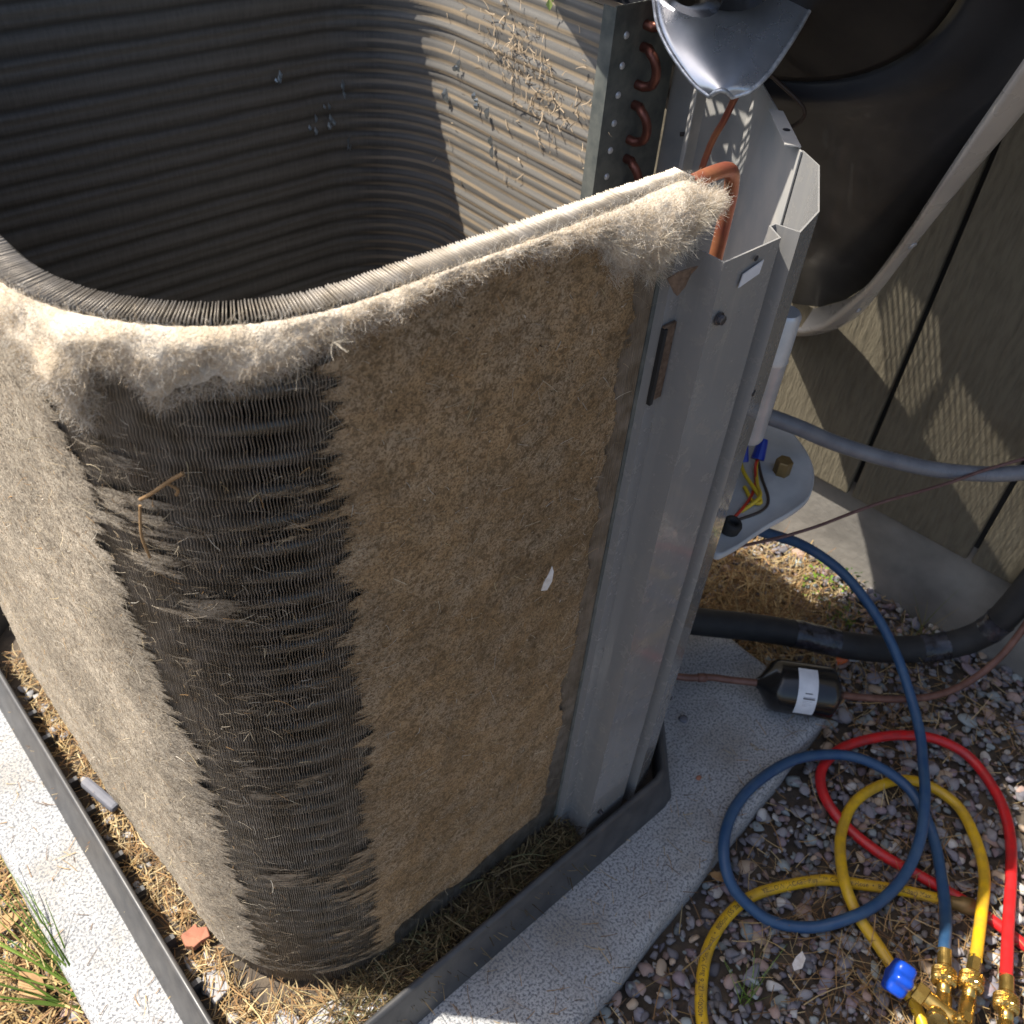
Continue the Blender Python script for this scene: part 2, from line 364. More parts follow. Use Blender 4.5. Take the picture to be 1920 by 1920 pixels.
# lint film : vertex colour and a 'cover' density that decides where the film holds together
m, nt, b = nodes('lint_film'); at = nt.nodes.new('ShaderNodeAttribute'); at.attribute_name = 'Col'; ac = nt.nodes.new('ShaderNodeAttribute'); ac.attribute_name = 'cover'
aS = nt.nodes.new('ShaderNodeAttribute'); aS.attribute_name = 'path'; tc = nt.nodes.new('ShaderNodeTexCoord'); sx = nt.nodes.new('ShaderNodeSeparateXYZ'); nt.links.new(tc.outputs['Object'], sx.inputs[0])
cx = nt.nodes.new('ShaderNodeCombineXYZ'); nt.links.new(_math(nt, 'MULTIPLY', aS.outputs['Fac'], 26), cx.inputs[0]); nt.links.new(_math(nt, 'MULTIPLY', sx.outputs[2], 120), cx.inputs[1])
st = nt.nodes.new('ShaderNodeTexNoise'); st.inputs['Scale'].default_value = 1.0; st.inputs['Detail'].default_value = 6; st.inputs['Roughness'].default_value = 0.68; nt.links.new(cx.outputs[0], st.inputs['Vector'])
co = _coord(nt); fn = _noise(nt, co, 520, 4, 0.75); f2 = _noise(nt, co, 38, 5, 0.65)
val = _math(nt, 'ADD', _math(nt, 'MULTIPLY', st.outputs['Fac'], 0.7), _math(nt, 'MULTIPLY', fn, 0.3))
alpha = _ramp(nt, _math(nt, 'SUBTRACT', ac.outputs['Fac'], val), -0.02, 0.05)
dark = _mix(nt, 0.66, at.outputs['Color'], (0.045, 0.032, 0.02))
lt = _mix(nt, 0.30, at.outputs['Color'], (0.62, 0.55, 0.44))
pit_ = _math(nt, 'MULTIPLY', _ramp(nt, fn, 0.38, 0.55), _ramp(nt, _noise(nt, co, 190, 4, 0.7), 0.34, 0.50))
c_ = _mix(nt, pit_, dark, _mix(nt, _ramp(nt, f2, 0.42, 0.68), at.outputs['Color'], lt))
nt.links.new(c_, b.inputs['Base Color']); nt.links.new(alpha, b.inputs['Alpha']); b.inputs['Roughness'].default_value = 1.0; b.inputs['Specular IOR Level'].default_value = 0.1
_bump(nt, b, _math(nt, 'ADD', fn, f2), 0.8, 0.0022); MT['lint_film'] = m
MT['fluff_body'] = pm('fluff_body', (0.66, 0.59, 0.49), (0.50, 0.41, 0.30), 55, rough=1.0, bump=0.6, bscale=700, bdist=0.002, spec=0.1)

# ------------------------------------------------------------------ ground, pad, house wall
ZG = -0.05
g = npmesh('ground', [(-60, -60, ZG-0.008), (60, -60, ZG-0.008), (60, 60, ZG-0.008), (-60, 60, ZG-0.008)], [(0, 1, 2, 3)], MT['soil'])
ground = link('ground', g); tag(ground, 'brown soil under the gravel and straw', None, None, 'structure')

PADP = A([(-0.038, 0.131), (0.923, 0.236), (0.93, 1.25), (-0.046, 1.25)])
bm = bmesh.new()
def dens(P, step=0.03):
    out = []
    for i in range(len(P)):
        a, b2 = P[i], P[(i+1) % len(P)]; n = max(1, int(np.linalg.norm(b2-a)/step))
        for k in range(n): out.append(a+(b2-a)*k/n)
    return A(out)
pd = dens(PADP, 0.02); cen = pd.mean(0)
jit = fbm(np.c_[pd*14, np.zeros(len(pd))], 5, 4)*0.004
pd = pd + unit(pd-cen)*jit[:, None]
loops = []
for (ins, z) in ((0, ZG-0.03), (0, -0.014), (0.003, -0.005), (0.009, -0.001), (0.016, 0.0)):
    q = pd - unit(pd-cen)*ins
    loops.append([bm.verts.new((x, y, z)) for x, y in q])
n = len(pd)
for a, b2 in zip(loops[:-1], loops[1:]):
    for i in range(n): f = bm.faces.new((a[i], a[(i+1) % n], b2[(i+1) % n], b2[i])); f.smooth = True
bm.faces.new(loops[-1])
me = bpy.data.meshes.new('concrete_pad'); bm.to_mesh(me); bm.free(); me.materials.append(MT['pad'])
pad = link('concrete_pad', me); tag(pad, 'rough light grey concrete pad under the condenser', None, None, 'structure')

# hoses lying on the gravel (their runs are needed to seat the stones)
BLUE = [(0.731,-0.048,0.010),(0.794,-0.028,-0.020),(0.848,0.005,-0.030),(0.888,0.039,-0.030),(0.913,0.082,-0.020),(0.917,0.119,-0.015),(0.902,0.163,-0.010),(0.874,0.197,-0.010),(0.817,0.224,0.000),(0.744,0.234,0.008),(0.685,0.228,0.008),(0.639,0.206,0.005),(0.617,0.175,-0.010),(0.621,0.145,-0.030),(0.633,0.110,-0.038),(0.662,0.074,-0.032),(0.704,0.048,-0.018),(0.752,0.036,-0.018),(0.807,0.036,-0.016),(0.860,0.050,-0.008),(0.911,0.077,0.0),(0.954,0.104,-0.002),(0.994,0.134,0.002),(1.028,0.178,0.020),(1.043,0.224,0.055),(1.040,0.275,0.100),(1.018,0.333,0.150),(0.966,0.379,0.200),(0.882,0.399,0.260),(0.836,0.408,0.290),(0.79,0.418,0.31)]
RED = [(0.762,-0.110,0.010),(0.835,-0.085,-0.010),(0.921,-0.055,-0.030),(0.981,-0.025,-0.035),(1.022,0.014,-0.035),(1.045,0.069,-0.032),(1.032,0.115,-0.028),(0.999,0.150,-0.026),(0.957,0.177,-0.026),(0.909,0.197,-0.028),(0.865,0.198,-0.032),(0.839,0.183,-0.035),(0.824,0.158,-0.038),(0.818,0.122,-0.042),(0.820,0.074,-0.042),(0.833,0.025,-0.042),(0.847,-0.028,-0.042),(0.853,-0.069,-0.042),(0.855,-0.117,-0.042),(0.855,-0.158,-0.042),(0.85,-0.25,-0.042)]
YEL = [(0.754,-0.076,0.010),(0.822,-0.056,-0.010),(0.889,-0.032,-0.025),(0.932,0.002,-0.030),(0.960,0.042,-0.033),(0.957,0.086,-0.034),(0.934,0.115,-0.034),(0.893,0.132,-0.034),(0.848,0.137,-0.035),(0.802,0.124,-0.036),(0.764,0.103,-0.028),(0.734,0.077,-0.024),(0.718,0.045,-0.032),(0.710,0.006,-0.040),(0.696,-0.033,-0.042),(0.682,-0.063,-0.042),(0.655,-0.089,-0.042),(0.586,-0.100,-0.042),(0.505,-0.064,-0.042),(0.455,-0.002,-0.042),(0.457,0.058,-0.042),(0.476,0.092,-0.042),(0.506,0.119,-0.042),(0.546,0.142,-0.042),(0.592,0.152,-0.042),(0.641,0.148,-0.042),(0.690,0.126,-0.042),(0.733,0.099,-0.042),(0.764,0.065,-0.042),(0.797,0.028,-0.042),(0.824,-0.008,-0.042)]

# gravel: a few stone shapes, merged for the mass, single objects for the largest in view
def ico(sub):
    bm = bmesh.new(); bmesh.ops.create_icosphere(bm, subdivisions=sub, radius=1); V = A([v.co[:] for v in bm.verts]); F = np.array([[v.index for v in f.verts] for f in bm.faces]); bm.free(); return V, F
IV, IF = ico(2); IV1, IF1 = ico(1)
SHAPES = []
for k in range(12):
    V = IV.copy(); rg = np.random.default_rng(100+k)
    for _ in range(11):                                       # cut flats
        d = unit(rg.normal(size=3)); h = rg.uniform(0.38, 0.78); t = V @ d; V = V - d[None]*(np.clip(t-h, 0, None)*rg.uniform(0.6, 0.95))[:, None]
    V = V*(1+0.16*fbm(V*1.3+k*7, k))[:, None]; V = V*A([rg.uniform(0.85, 1.35), rg.uniform(0.75, 1.0), rg.uniform(0.45, 0.75)]); SHAPES.append(V)
PCOL = A([(0.22,0.21,0.215),(0.18,0.17,0.20),(0.23,0.26,0.26),(0.29,0.20,0.17),(0.38,0.29,0.21),(0.13,0.125,0.14),(0.45,0.43,0.40),(0.22,0.165,0.18)])
PW = A([.24,.17,.14,.09,.07,.12,.07,.10])
def inpad(x, y, mgn=0.0):
    ins = np.ones(len(x), bool)
    for i in range(4):
        a, b2 = PADP[i], PADP[(i+1) % 4]; e = b2-a; ins &= (e[0]*(y-a[1])-e[1]*(x-a[0]))/np.linalg.norm(e) > mgn
    return ins
N0 = 17500
gx = np.r_[RNG.uniform(0.15, 1.26, N0), RNG.uniform(-0.28, 0.03, 1500)]; gy = np.r_[RNG.uniform(-0.62, 0.75, N0), RNG.uniform(0.25, 1.0, 1500)]
ok = ~inpad(gx, gy, -0.004); gx, gy = gx[ok], gy[ok]
size = RNG.lognormal(math.log(0.0057), 0.38, len(gx)); size = np.clip(size, 0.003, 0.0135)
big = RNG.random(len(gx)) < 0.05; size[big] *= 1.3
pile = fbm(np.c_[gx*9, gy*9, gx*0], 3)*0.006
gz = ZG + pile + RNG.uniform(-0.004, 0.008, len(gx))
col = RNG.choice(8, len(gx), p=PW); shp = RNG.integers(0, 12, len(gx)); yaw = RNG.uniform(0, 6.283, len(gx)); tilt = RNG.normal(0, 0.35, len(gx))
def rot(yaw, tilt):
    c, s, c2, s2 = math.cos(yaw), math.sin(yaw), math.cos(tilt), math.sin(tilt)
    return A([[c, -s, 0], [s, c, 0], [0, 0, 1]]) @ A([[1, 0, 0], [0, c2, -s2], [0, s2, c2]])
HP = np.vstack([spline(BLUE, 8), spline(RED, 8), spline(YEL, 8)])
for i in range(len(gx)):
    dh = np.hypot(HP[:, 0]-gx[i], HP[:, 1]-gy[i]); k = dh < size[i]*1.2+0.0075
    if k.any(): gz[i] = min(gz[i], HP[k, 2].min()-0.0065-size[i]*0.75)
PP = np.c_[gx, gy, gz]; cc = (PP-CAM) @ RW; px = cc[:, :2]/np.maximum(cc[:, 2:], 0.1)*1756+960
inview = (px[:, 0] > 0) & (px[:, 0] < 1920) & (px[:, 1] > 0) & (px[:, 1] < 1920) & (cc[:, 2] > 0)
score = np.where(inview & (gz > ZG-0.003), size/np.maximum(cc[:, 2], .1), 0); top = np.argsort(-score)[:300]; istop = np.zeros(len(gx), bool); istop[top] = True
VV, FF, CC = [], [], []; base = 0
for i in np.where(~istop)[0]:
    V = SHAPES[shp[i]]*size[i] @ rot(yaw[i], tilt[i]).T + PP[i]
    if not inview[i] or size[i] < 0.0042:
        V = V[:12]; F = IF1[:0]
        # coarse stone from the first twelve icosahedron corners
        F = ICO20 if 'ICO20' in globals() else None
        if F is None:
            bmx = bmesh.new(); bmesh.ops.create_icosphere(bmx, subdivisions=1, radius=1); ICO20 = np.array([[v.index for v in f.verts] for f in bmx.faces]); bmx.free(); F = ICO20
    else: F = IF
    VV.append(V); FF.append(F+base); base += len(V); CC.append(np.tile(PCOL[col[i]]*RNG.uniform(0.75, 1.25), (len(V), 1)))
gm = npmesh('gravel', np.vstack(VV), np.vstack(FF), MT['gravel'], smooth=False, col=np.vstack(CC))
gravel = link('gravel', gm, ground); tag(gravel, 'small mixed grey and purple gravel', None, None, 'stuff')
PM = {}
for i in top:
    key = (int(shp[i]), int(col[i]))
    if key not in PM: PM[key] = npmesh('pebble', SHAPES[key[0]], IF, PEB[key[1]])
    o = bpy.data.objects.new('pebble', PM[key]); C.objects.link(o); o.parent = ground
    o.matrix_local = Matrix.Translation(Vector(PP[i]+A([0, 0, 0.002]))) @ Matrix(rot(yaw[i], tilt[i]).tolist()).to_4x4() @ Matrix.Scale(float(size[i]*1.08), 4)

# straw and pine needles over the gravel
def straw_field(name, x, y, z, L, w, cols, seed, label, parent=None, up=0.15, curl=0.35, kind='stuff'):
    rg = np.random.default_rng(seed); n = len(x); a = rg.uniform(0, 6.283, n)
    d = np.c_[np.cos(a), np.sin(a), rg.normal(0.0, up, n)]
    V, F, k = ribbons(np.c_[x, y, z], d, L, w, curl, 3, 0.4, seed, flat=A([0, 0, 1.0]))
    cl = A(cols)[rg.integers(0, len(cols), n)]*rg.uniform(0.65, 1.2, (n, 1)); me = npmesh(name, V, F, MT['straw'], col=np.repeat(cl, k, 0))
    o = link(name, me, parent); tag(o, label, None, None, kind); return o
STRAW = [(0.42,0.29,0.13),(0.32,0.19,0.085),(0.50,0.38,0.20),(0.22,0.13,0.065),(0.36,0.22,0.10),(0.14,0.085,0.05)]
rg = np.random.default_rng(21); n = 17000
sx_ = rg.uniform(0.2, 1.24, n); sy_ = rg.uniform(-0.5, 0.7, n)
dn = vnoise(np.c_[sx_*6, sy_*6, sx_*0], 9) + 0.45*np.exp(-((sx_-1.02)**2+(sy_-0.36)**2)/0.03) + 0.30*np.exp(-((sx_-0.93)**2+(sy_-0.14)**2)/0.02)
keep = (~inpad(sx_, sy_, -0.003)) & (rg.random(n) < np.clip(dn*1.5-0.40, 0.12, 1)); sx_, sy_ = sx_[keep], sy_[keep]
straw_field('dry_straw', sx_, sy_, ZG+rg.uniform(0.004, 0.016, len(sx_)), rg.uniform(0.015, 0.06, len(sx_)), rg.uniform(0.0007, 0.0017, len(sx_)), STRAW, 31, 'dry straw and pine needles scattered over the gravel')
# thick mat of roots and straw behind the service corner
n = 2600; sx_ = rg.normal(1.02, 0.085, n); sy_ = rg.normal(0.44, 0.06, n)
keep = (~inpad(sx_, sy_, 0)) & (sx_ < 1.2); sx_, sy_ = sx_[keep], sy_[keep]
straw_field('straw_heap', sx_, sy_, ZG+rg.uniform(0.0, 0.03, len(sx_)), rg.uniform(0.02, 0.06, len(sx_)), rg.uniform(0.0009, 0.0022, len(sx_)), STRAW[:4], 32, 'tangled heap of dry straw between the pad and the foundation', up=0.4, curl=0.7)
# left corner of the yard
n = 3600; sx_ = rg.uniform(-0.24, -0.03, n); sy_ = rg.uniform(0.30, 0.95, n); keep = ~inpad(sx_, sy_, 0)
sx_, sy_ = sx_[keep], sy_[keep]
straw_field('dry_grass_litter', sx_, sy_, ZG+rg.uniform(0.0, 0.02, len(sx_)), rg.uniform(0.02, 0.07, len(sx_)), rg.uniform(0.001, 0.0026, len(sx_)), STRAW[:5]+[(0.52,0.36,0.16)], 33, 'sunlit dry grass litter left of the concrete pad', up=0.3, curl=0.4)

rg = np.random.default_rng(23); sx_ = np.r_[rg.uniform(-0.03, 0.035, 70), rg.uniform(0.25, 0.9, 170)]; sy_ = np.r_[rg.uniform(0.3, 1.0, 70), rg.uniform(0.17, 0.29, 170)]; keep = inpad(sx_, sy_, 0.004); sx_, sy_ = sx_[keep], sy_[keep]
straw_field('pad_straw', sx_, sy_, np.full(len(sx_), 0.0015), rg.uniform(0.004, 0.028, len(sx_)), rg.uniform(0.0005, 0.0011, len(sx_)), STRAW, 37, 'stray straw bits on the concrete pad', up=0.03, curl=0.3)

# house wall
WD = A([-0.09, 1.0]); WD /= np.linalg.norm(WD); WN = A([-WD[1], WD[0]]); W0 = A([1.228, 0.38])
def wp(l, o, z): q = W0 + WD*l + WN*o; return (q[0], q[1], z)
house = thing('house_wall', (1.25, 0.38, ZG), 'beige embossed siding wall of the house above its concrete foundation', 'wall')
mb = MB(); V = [wp(-1.5, -0.006, ZG-0.03), wp(2.2, -0.006, ZG-0.03), wp(2.2, -0.006, 0.135), wp(-1.5, -0.006, 0.135), wp(-1.5, -0.2, ZG-0.03), wp(2.2, -0.2, ZG-0.03), wp(2.2, -0.2, 0.135), wp(-1.5, -0.2, 0.135)]
BF = [(0,3,2,1),(4,5,6,7),(0,1,5,4),(1,2,6,5),(2,3,7,6),(3,0,4,7)]
mb.add(V, BF).build('foundation', MT['foundation'], house)
mb = MB(); V = [wp(l, o, z) for o in (-0.004, -0.15) for (l, z) in ((-1.5, 0.137), (2.2, 0.137), (2.2, 2.4), (-1.5, 2.4))]
mb.add(V, BF).build('wall_backing', MT['black_foam'], house)
bw = 0.203
for k in range(-7, 11):
    l0, l1 = k*bw+0.065, (k+1)*bw-0.008+0.065
    mb = MB(); V = [wp(l, o, z) for o in (0.010, -0.002) for (l, z) in ((l0, 0.118), (l1, 0.118), (l1, 2.4), (l0, 2.4))]
    mb.add(V, BF).build('siding_board', MT['siding'], house, bevel=0.0025)

# ------------------------------------------------------------------ the condenser
UNIT = thing('condenser_unit', (0.44, 0.68, 0.0), 'opened air conditioner condenser with lint-clogged coil on the concrete pad', 'condenser')
Z0, ZT = 0.03, 0.845
SEG = [('l', A([0.505, 0.36]), A([-1, 0]), 0.265, A([0, -1])), ('a', A([0.24, 0.50]), -90, -180, 0.14), ('l', A([0.10, 0.50]), A([0, 1]), 0.485, A([-1, 0])), ('a', A([0.15, 0.985]), 180, 90, 0.05),
       ('l', A([0.15, 1.035]), A([1, 0]), 0.47, A([0, 1])), ('a', A([0.62, 0.895]), 90, 0, 0.14), ('l', A([0.76, 0.895]), A([0, -1]), 0.24, A([1, 0]))]
LEN = [s[3] if s[0] == 'l' else s[4]*math.pi/2 for s in SEG]; CUM = np.r_[0, np.cumsum(LEN)]
def coil(s, off=0.0):
    s = A(s); off = np.broadcast_to(A(off), s.shape); P = np.zeros(s.shape+(2,)); Nn = np.zeros_like(P); Tn = np.zeros_like(P)
    for k, sg in enumerate(SEG):
        lo = CUM[k] if k else -9; hi = CUM[k+1] if k < len(SEG)-1 else 99
        mk = (s >= lo) & (s < hi); t = s[mk]-CUM[k]
        if sg[0] == 'l': P[mk] = sg[1]+sg[2]*t[:, None]; Nn[mk] = sg[4]; Tn[mk] = sg[2]
        else:
            a = np.radians(sg[2]+(sg[3]-sg[2])*t/LEN[k]); Nn[mk] = np.c_[np.cos(a), np.sin(a)]; P[mk] = sg[1]+sg[4]*Nn[mk]; Tn[mk] = np.c_[np.sin(a), -np.cos(a)]
    P = P + Nn*off[..., None]
    wl = np.clip((P[..., 1]-0.50)/0.25, 0, 1); P[..., 0] -= 0.012*wl*wl*(3-2*wl)*np.clip((0.30-P[..., 0])/0.1, 0, 1)   # the left run leans out a little
    return P, Nn, Tn
# fins: one thin wavy blade each, every 2 mm along the outside run
sF = np.arange(0.002, CUM[3]-0.02, 0.002); corner = (sF > 0.225) & (sF < 0.53)
def fin_mesh(ss, nz, depth):
    z = np.linspace(Z0, ZT, nz); p0, n0, t0 = coil(ss); rg = np.random.default_rng(3)
    ph = rg.normal(0, 0.25, len(ss)); jt = rg.normal(0, 0.00013, len(ss))
    wv = 0.00042*np.sin(2*np.pi*z[None]/0.0118 + ph[:, None]) + 0.0004*fbm(np.stack([ss[:, None]*60+z[None]*0, z[None]*40+ss[:, None]*0, z[None]*0+ss[:, None]*0], -1), 4)
    hw = 0.00024; V = np.zeros((len(ss), nz, 4, 3))
    for c_, (o, sg) in enumerate(((-depth, -1), (0, -1), (0, 1), (-depth, 1))):
        oo = o + (0.0003*np.sin(ss*900) if o == 0 else 0)
        pl = p0 + n0*np.broadcast_to(A(oo), ss.shape)[:, None]
        xy = pl[:, None, :] + t0[:, None, :]*(wv + sg*hw + jt[:, None])[..., None]
        V[:, :, c_, :2] = xy; V[:, :, c_, 2] = z[None]
    V[:, -1, :, 2] += rg.normal(0, 0.00025, (len(ss), 1))
    b = (np.arange(len(ss))*nz*4)[:, None, None]; r = (np.arange(nz-1)*4)[None, :, None]; F = []
    for c_ in range(3): F.append((b+r+np.array([c_, c_+1, c_+5, c_+4])[None, None]).reshape(-1, 4))
    F.append((b[:, 0]+(nz-1)*4+np.array([0, 1, 2, 3])[None]).reshape(-1, 4))
    return V.reshape(-1, 3), np.vstack(F)
V1, F1 = fin_mesh(sF[corner], 210, 0.018); V2, F2 = fin_mesh(sF[~corner], 24, 0.018)
fins = link('coil_fins', npmesh('coil_fins', np.vstack([V1, V2]), np.vstack([F1, F2+len(V1)]), MT['fin_alu']), UNIT); tag(fins, 'fine wavy aluminium fins of the coil', None, None, 'stuff')
# tubes behind the fins
tubeP = coil(np.r_[np.linspace(0.0, 0.26, 6), np.linspace(0.27, 0.49, 20), np.linspace(0.52, CUM[3], 6)], -0.0085)[0]
mb = MB(); mb.tube(np.c_[tubeP, np.zeros(len(tubeP))], 0.0054, 8); t0 = mb.build('tube', MT['tube_dark'], fins)
t0.location = (0, 0, Z0+0.014)
for k in range(1, 34):
    o = t0.copy(); C.objects.link(o); o.parent = fins; o.location = (0, 0, Z0+0.014+k*PITCH)
# inner face all round, and outer face + top of the far runs
sI = np.r_[np.linspace(0, CUM[1], 12)[:-1], np.linspace(CUM[1], CUM[2], 16)[:-1], np.linspace(CUM[2], CUM[3], 10)[:-1], np.linspace(CUM[3], CUM[4], 12)[:-1], np.linspace(CUM[4], CUM[5], 24)[:-1], np.linspace(CUM[5], CUM[6], 22)[:-1], np.linspace(CUM[6], CUM[7], 14)]
zI = np.linspace(Z0, ZT-0.001, 34*8+1); ph = (zI-Z0-0.014)/PITCH
prof = 0.0006*np.cos(2*np.pi*ph) + 0.0005*np.cos(4*np.pi*ph+0.8) + 0.0008*np.sign(np.cos(np.pi*ph))*np.exp(-((ph % 1)-0.5)**2/0.02)
V = np.zeros((len(sI), len(zI), 3)); 
nse = fbm(np.stack(np.broadcast_arrays(sI[:, None]*6, zI[None]*120, 0.0*sI[:, None]+0*zI[None]), -1), 8)*0.0008
for j in range(len(zI)):
    V[:, j, :2] = coil(sI, -0.0195+prof[j]+nse[:, j])[0]; V[:, j, 2] = zI[j]
nz = len(zI); F = [(i*nz+j, (i+1)*nz+j, (i+1)*nz+j+1, i*nz+j+1) for i in range(len(sI)-1) for j in range(nz-1)]
sO = sI[sI >= CUM[3]-1e-6]; po = coil(sO, -0.001)[0]; pi_ = coil(sO, -0.021)[0]; b0 = V.size//3; k2 = len(sO)
V = np.vstack([V.reshape(-1, 3), np.c_[po, np.full(k2, Z0)], np.c_[po, np.full(k2, ZT)], np.c_[pi_, np.full(k2, ZT)]])
F += [(b0+i, b0+k2+i, b0+k2+i+1, b0+i+1) for i in range(k2-1)] + [(b0+k2+i, b0+2*k2+i, b0+2*k2+i+1, b0+k2+i+1) for i in range(k2-1)]
core = link('coil_wall', npmesh('coil_wall', V, F, MT['coil_inside'], smooth=True), UNIT)
# bent fins catching light on the inside faces
for k, (p, nx) in enumerate([((.568,1.0115,.706),1),((.656,1.0115,.682),1),((.685,1.006,.699),1),((.634,1.0115,.667),1),((.635,1.0115,.640),1),((.660,1.0115,.618),1),((.613,1.0115,.645),1),((.7385,.955,.703),0),((.737,.948,.715),0),((.7385,.892,.724),0),((.7385,.854,.700),0),((.7385,.829,.695),0),((.7385,.822,.660),0),((.7385,.905,.69),0)]):
    mb = MB(); rg = np.random.default_rng(k); w, h = rg.uniform(.0012, .003), rg.uniform(.004, .010); ax = A([1, 0, 0]) if nx else A([0, 1, 0]); ay = A([0, -1, 0]) if nx else A([-1, 0, 0]); p = A(p)
    for q in range(3):
        o = p+ax*rg.normal(0, .003)+A([0, 0, rg.normal(0, .006)]); a2 = ax*w*rg.uniform(.4, 1); hh = A([0, 0, h*rg.uniform(.5, 1)])
        mb.add([o-hh, o+a2*.6-hh*.6+ay*.004, o+a2+hh*.2+ay*.0055, o+hh+a2*.2+ay*.001, o-a2*.6+hh*.1+ay*.001], [(0,1,2,3,4)])
    mb.build('bent_fin', MT['galv'], core)
# cobwebby dust on the sunlit inside wall
rg = np.random.default_rng(77); ry = np.r_[rg.normal(.80, .03, 120), rg.normal(.745, .035, 120), rg.uniform(.67, .95, 60)]; rz = np.r_[rg.normal(.775, .02, 120), rg.normal(.735, .02, 120), rg.uniform(.5, .83, 60)]
V, F, k = ribbons(np.c_[np.full(300, .7375), ry, rz], np.c_[np.zeros(300), rg.normal(size=300), rg.normal(size=300)], rg.uniform(.004, .013, 300), rg.uniform(.0008, .002, 300), 0.8, 3, .3, 5, flat=A([1.0, 0, 0]))
o = link('dust_clumps', npmesh('dust_clumps', V, F, MT['straw'], col=np.tile(A((0.42, 0.33, 0.23)), (len(V), 1))), UNIT); tag(o, 'tan dust clumps on the sunlit inside of the coil', None, None, 'stuff')

# header plate with hairpin bends
mb = MB(); mb.box((0.733, 0.6510, 0.03), (0.832, 0.6525, 0.85)); mb.box((0.8305, 0.6525, 0.03), (0.832, 0.675, 0.848)); mb.box((0.733, 0.6525, 0.03), (0.7345, 0.668, 0.848))
plate = mb.build('header_plate', MT['galv_green'], UNIT)
for i in range(14):
    zc = 0.846-0.0565*i
    pts = [(0.779, 0.655, zc+0.018), (0.779, 0.642, zc+0.018)] + [(0.779-0.004*math.sin(a), 0.642-0.014*math.cos(a), zc+0.018*math.sin(a)) for a in np.linspace(math.pi/2, -math.pi/2, 10)[1:-1]] + [(0.779, 0.642, zc-0.018), (0.779, 0.655, zc-0.018)]
    MB().tube(pts, 0.0049, 12).build('tube_bend', MT['copper_bend'], plate)
for i in range(24):
    zc = 0.822-0.0283*i; MB().lathe((0.752, 0.6512, zc), (0, -1, 0), [(0, 0.0038), (0.0012, 0.0034), (0.002, 0.002)], 10).build('punched_dot', MT['cap_silver'], plate)
MB().tube([(0.79, 0.652, .852), (0.795, 0.62, .852), (0.80, 0.60, .838), (0.80, 0.598, .826)], 0.0055, 10, sub=5).build('copper_elbow', MT['copper_new'], plate)

# folded corner post, side panel, flanges
post = MB().sheet([(0.487, 0.3595), (0.489, 0.3515), (0.503, 0.3515), (0.503, 0.3215), (0.567, 0.3215), (0.576, 0.337), (0.5815, 0.337), (0.586, 0.3185), (0.628, 0.331), (0.702, 0.382), (0.717, 0.409)], 0.014, 0.80, 0.0014).build('corner_post', MT['post_paint'], UNIT)
MB().sheet([(0.505, 0.3595), (0.483, 0.3595)], 0.04, 0.842, 0.001).build('coil_end_strip', MT['galv_green'], UNIT)
side = MB().sheet([(0.7135, 0.4075), (0.7185, 0.4132), (0.828, 0.537), (0.842, 0.552), (0.842, 0.655)], 0.014, 0.80, 0.0014).build('side_panel', MT['grey_paint_dusty'], UNIT)
mb = MB(); mb.add([(0.708, 0.422, 0.8013), (0.7165, 0.4115, 0.8013), (0.772, 0.471, 0.8013), (0.764, 0.481, 0.8013), (0.708, 0.422, 0.8025), (0.7165, 0.4115, 0.8025), (0.772, 0.471, 0.8025), (0.764, 0.481, 0.8025)], BF); fl = mb.build('top_flange', MT['grey_paint_dusty'], side)
MB().lathe((0.736, 0.441, 0.8026), (0, 0, 1), [(0, 0.0034), (0.0003, 0.0034)], 12).build('screw_hole', MT['ink'], fl)
part = MB().sheet([(0.60, 0.50), (0.70, 0.555), (0.735, 0.60), (0.738, 0.648)], 0.04, 0.52, 0.0012).build('inner_partition', MT['grey_paint_dusty'], UNIT)
MB().sheet([(0.795, 0.585), (0.805, 0.597), (0.818, 0.590)], 0.04, 0.795, 0.0012).build('inner_strut', MT['grey_paint_dusty'], UNIT)
# sticker, fasteners, gasket on the post
MB().add([(0.525, 0.3195, 0.7745), (0.5475, 0.3195, 0.7790), (0.5490, 0.3195, 0.7895), (0.5265, 0.3195, 0.7850)], [(0,1,2,3)]).add([(0.525, 0.3200, 0.7745), (0.5475, 0.3200, 0.7790), (0.5490, 0.3200, 0.7895), (0.5265, 0.3200, 0.7850)], [(3,2,1,0)]).build('white_sticker', MT['white_label'], post)
MB().lathe((0.5385, 0.3198, 0.7935), (0, -1, 0), [(0, 0.0022), (0.0004, 0.0021)], 10).build('keyhole', MT['ink'], post)
def screw(p, d, r, name='screw', mat='steel_dark'):
    d = A(d); mb = MB(); mb.lathe(p, d, [(0, r*1.25), (0.0008, r*1.25), (0.0012, r*0.95), (0.004, r*0.9), (0.0045, r*0.6)], 8, smooth=False); return mb.build(name, MT[mat], post)
screw((0.511, 0.3200, 0.755), (0, -1, 0), 0.0042, 'hex_bolt')
screw((0.509, 0.3500, 0.655), (0, -1, 0), 0.0018); screw((0.508, 0.3500, 0.10), (0, -1, 0), 0.0022); screw((0.520, 0.3200, 0.066), (0, -1, 0), 0.0028)
MB().lathe((0.5885, 0.3196, 0.658), (0.28, -0.96, 0), [(0, 0.0034), (0.0008, 0.0030)], 12).build('screw_hole', MT['ink'], post)
MB().lathe((0.622, 0.3272, 0.20), (0.28, -0.96, 0), [(0, 0.003), (0.0008, 0.0026)], 12).build('screw_hole', MT['ink'], post)
gk = MB(); gk.obox((0.4955, 0.3495, 0.708), (0.0065, 0, 0), (0, 0.0010, 0), (0, 0, 0.0335)); gk.build('gasket_strip', MT['leaf_dark'], post)
MB().obox((0.4895, 0.3487, 0.706), (0.0018, 0, 0), (0, 0.0018, 0), (0, 0, 0.0335)).build('gasket_edge', MT['black_foam'], post)

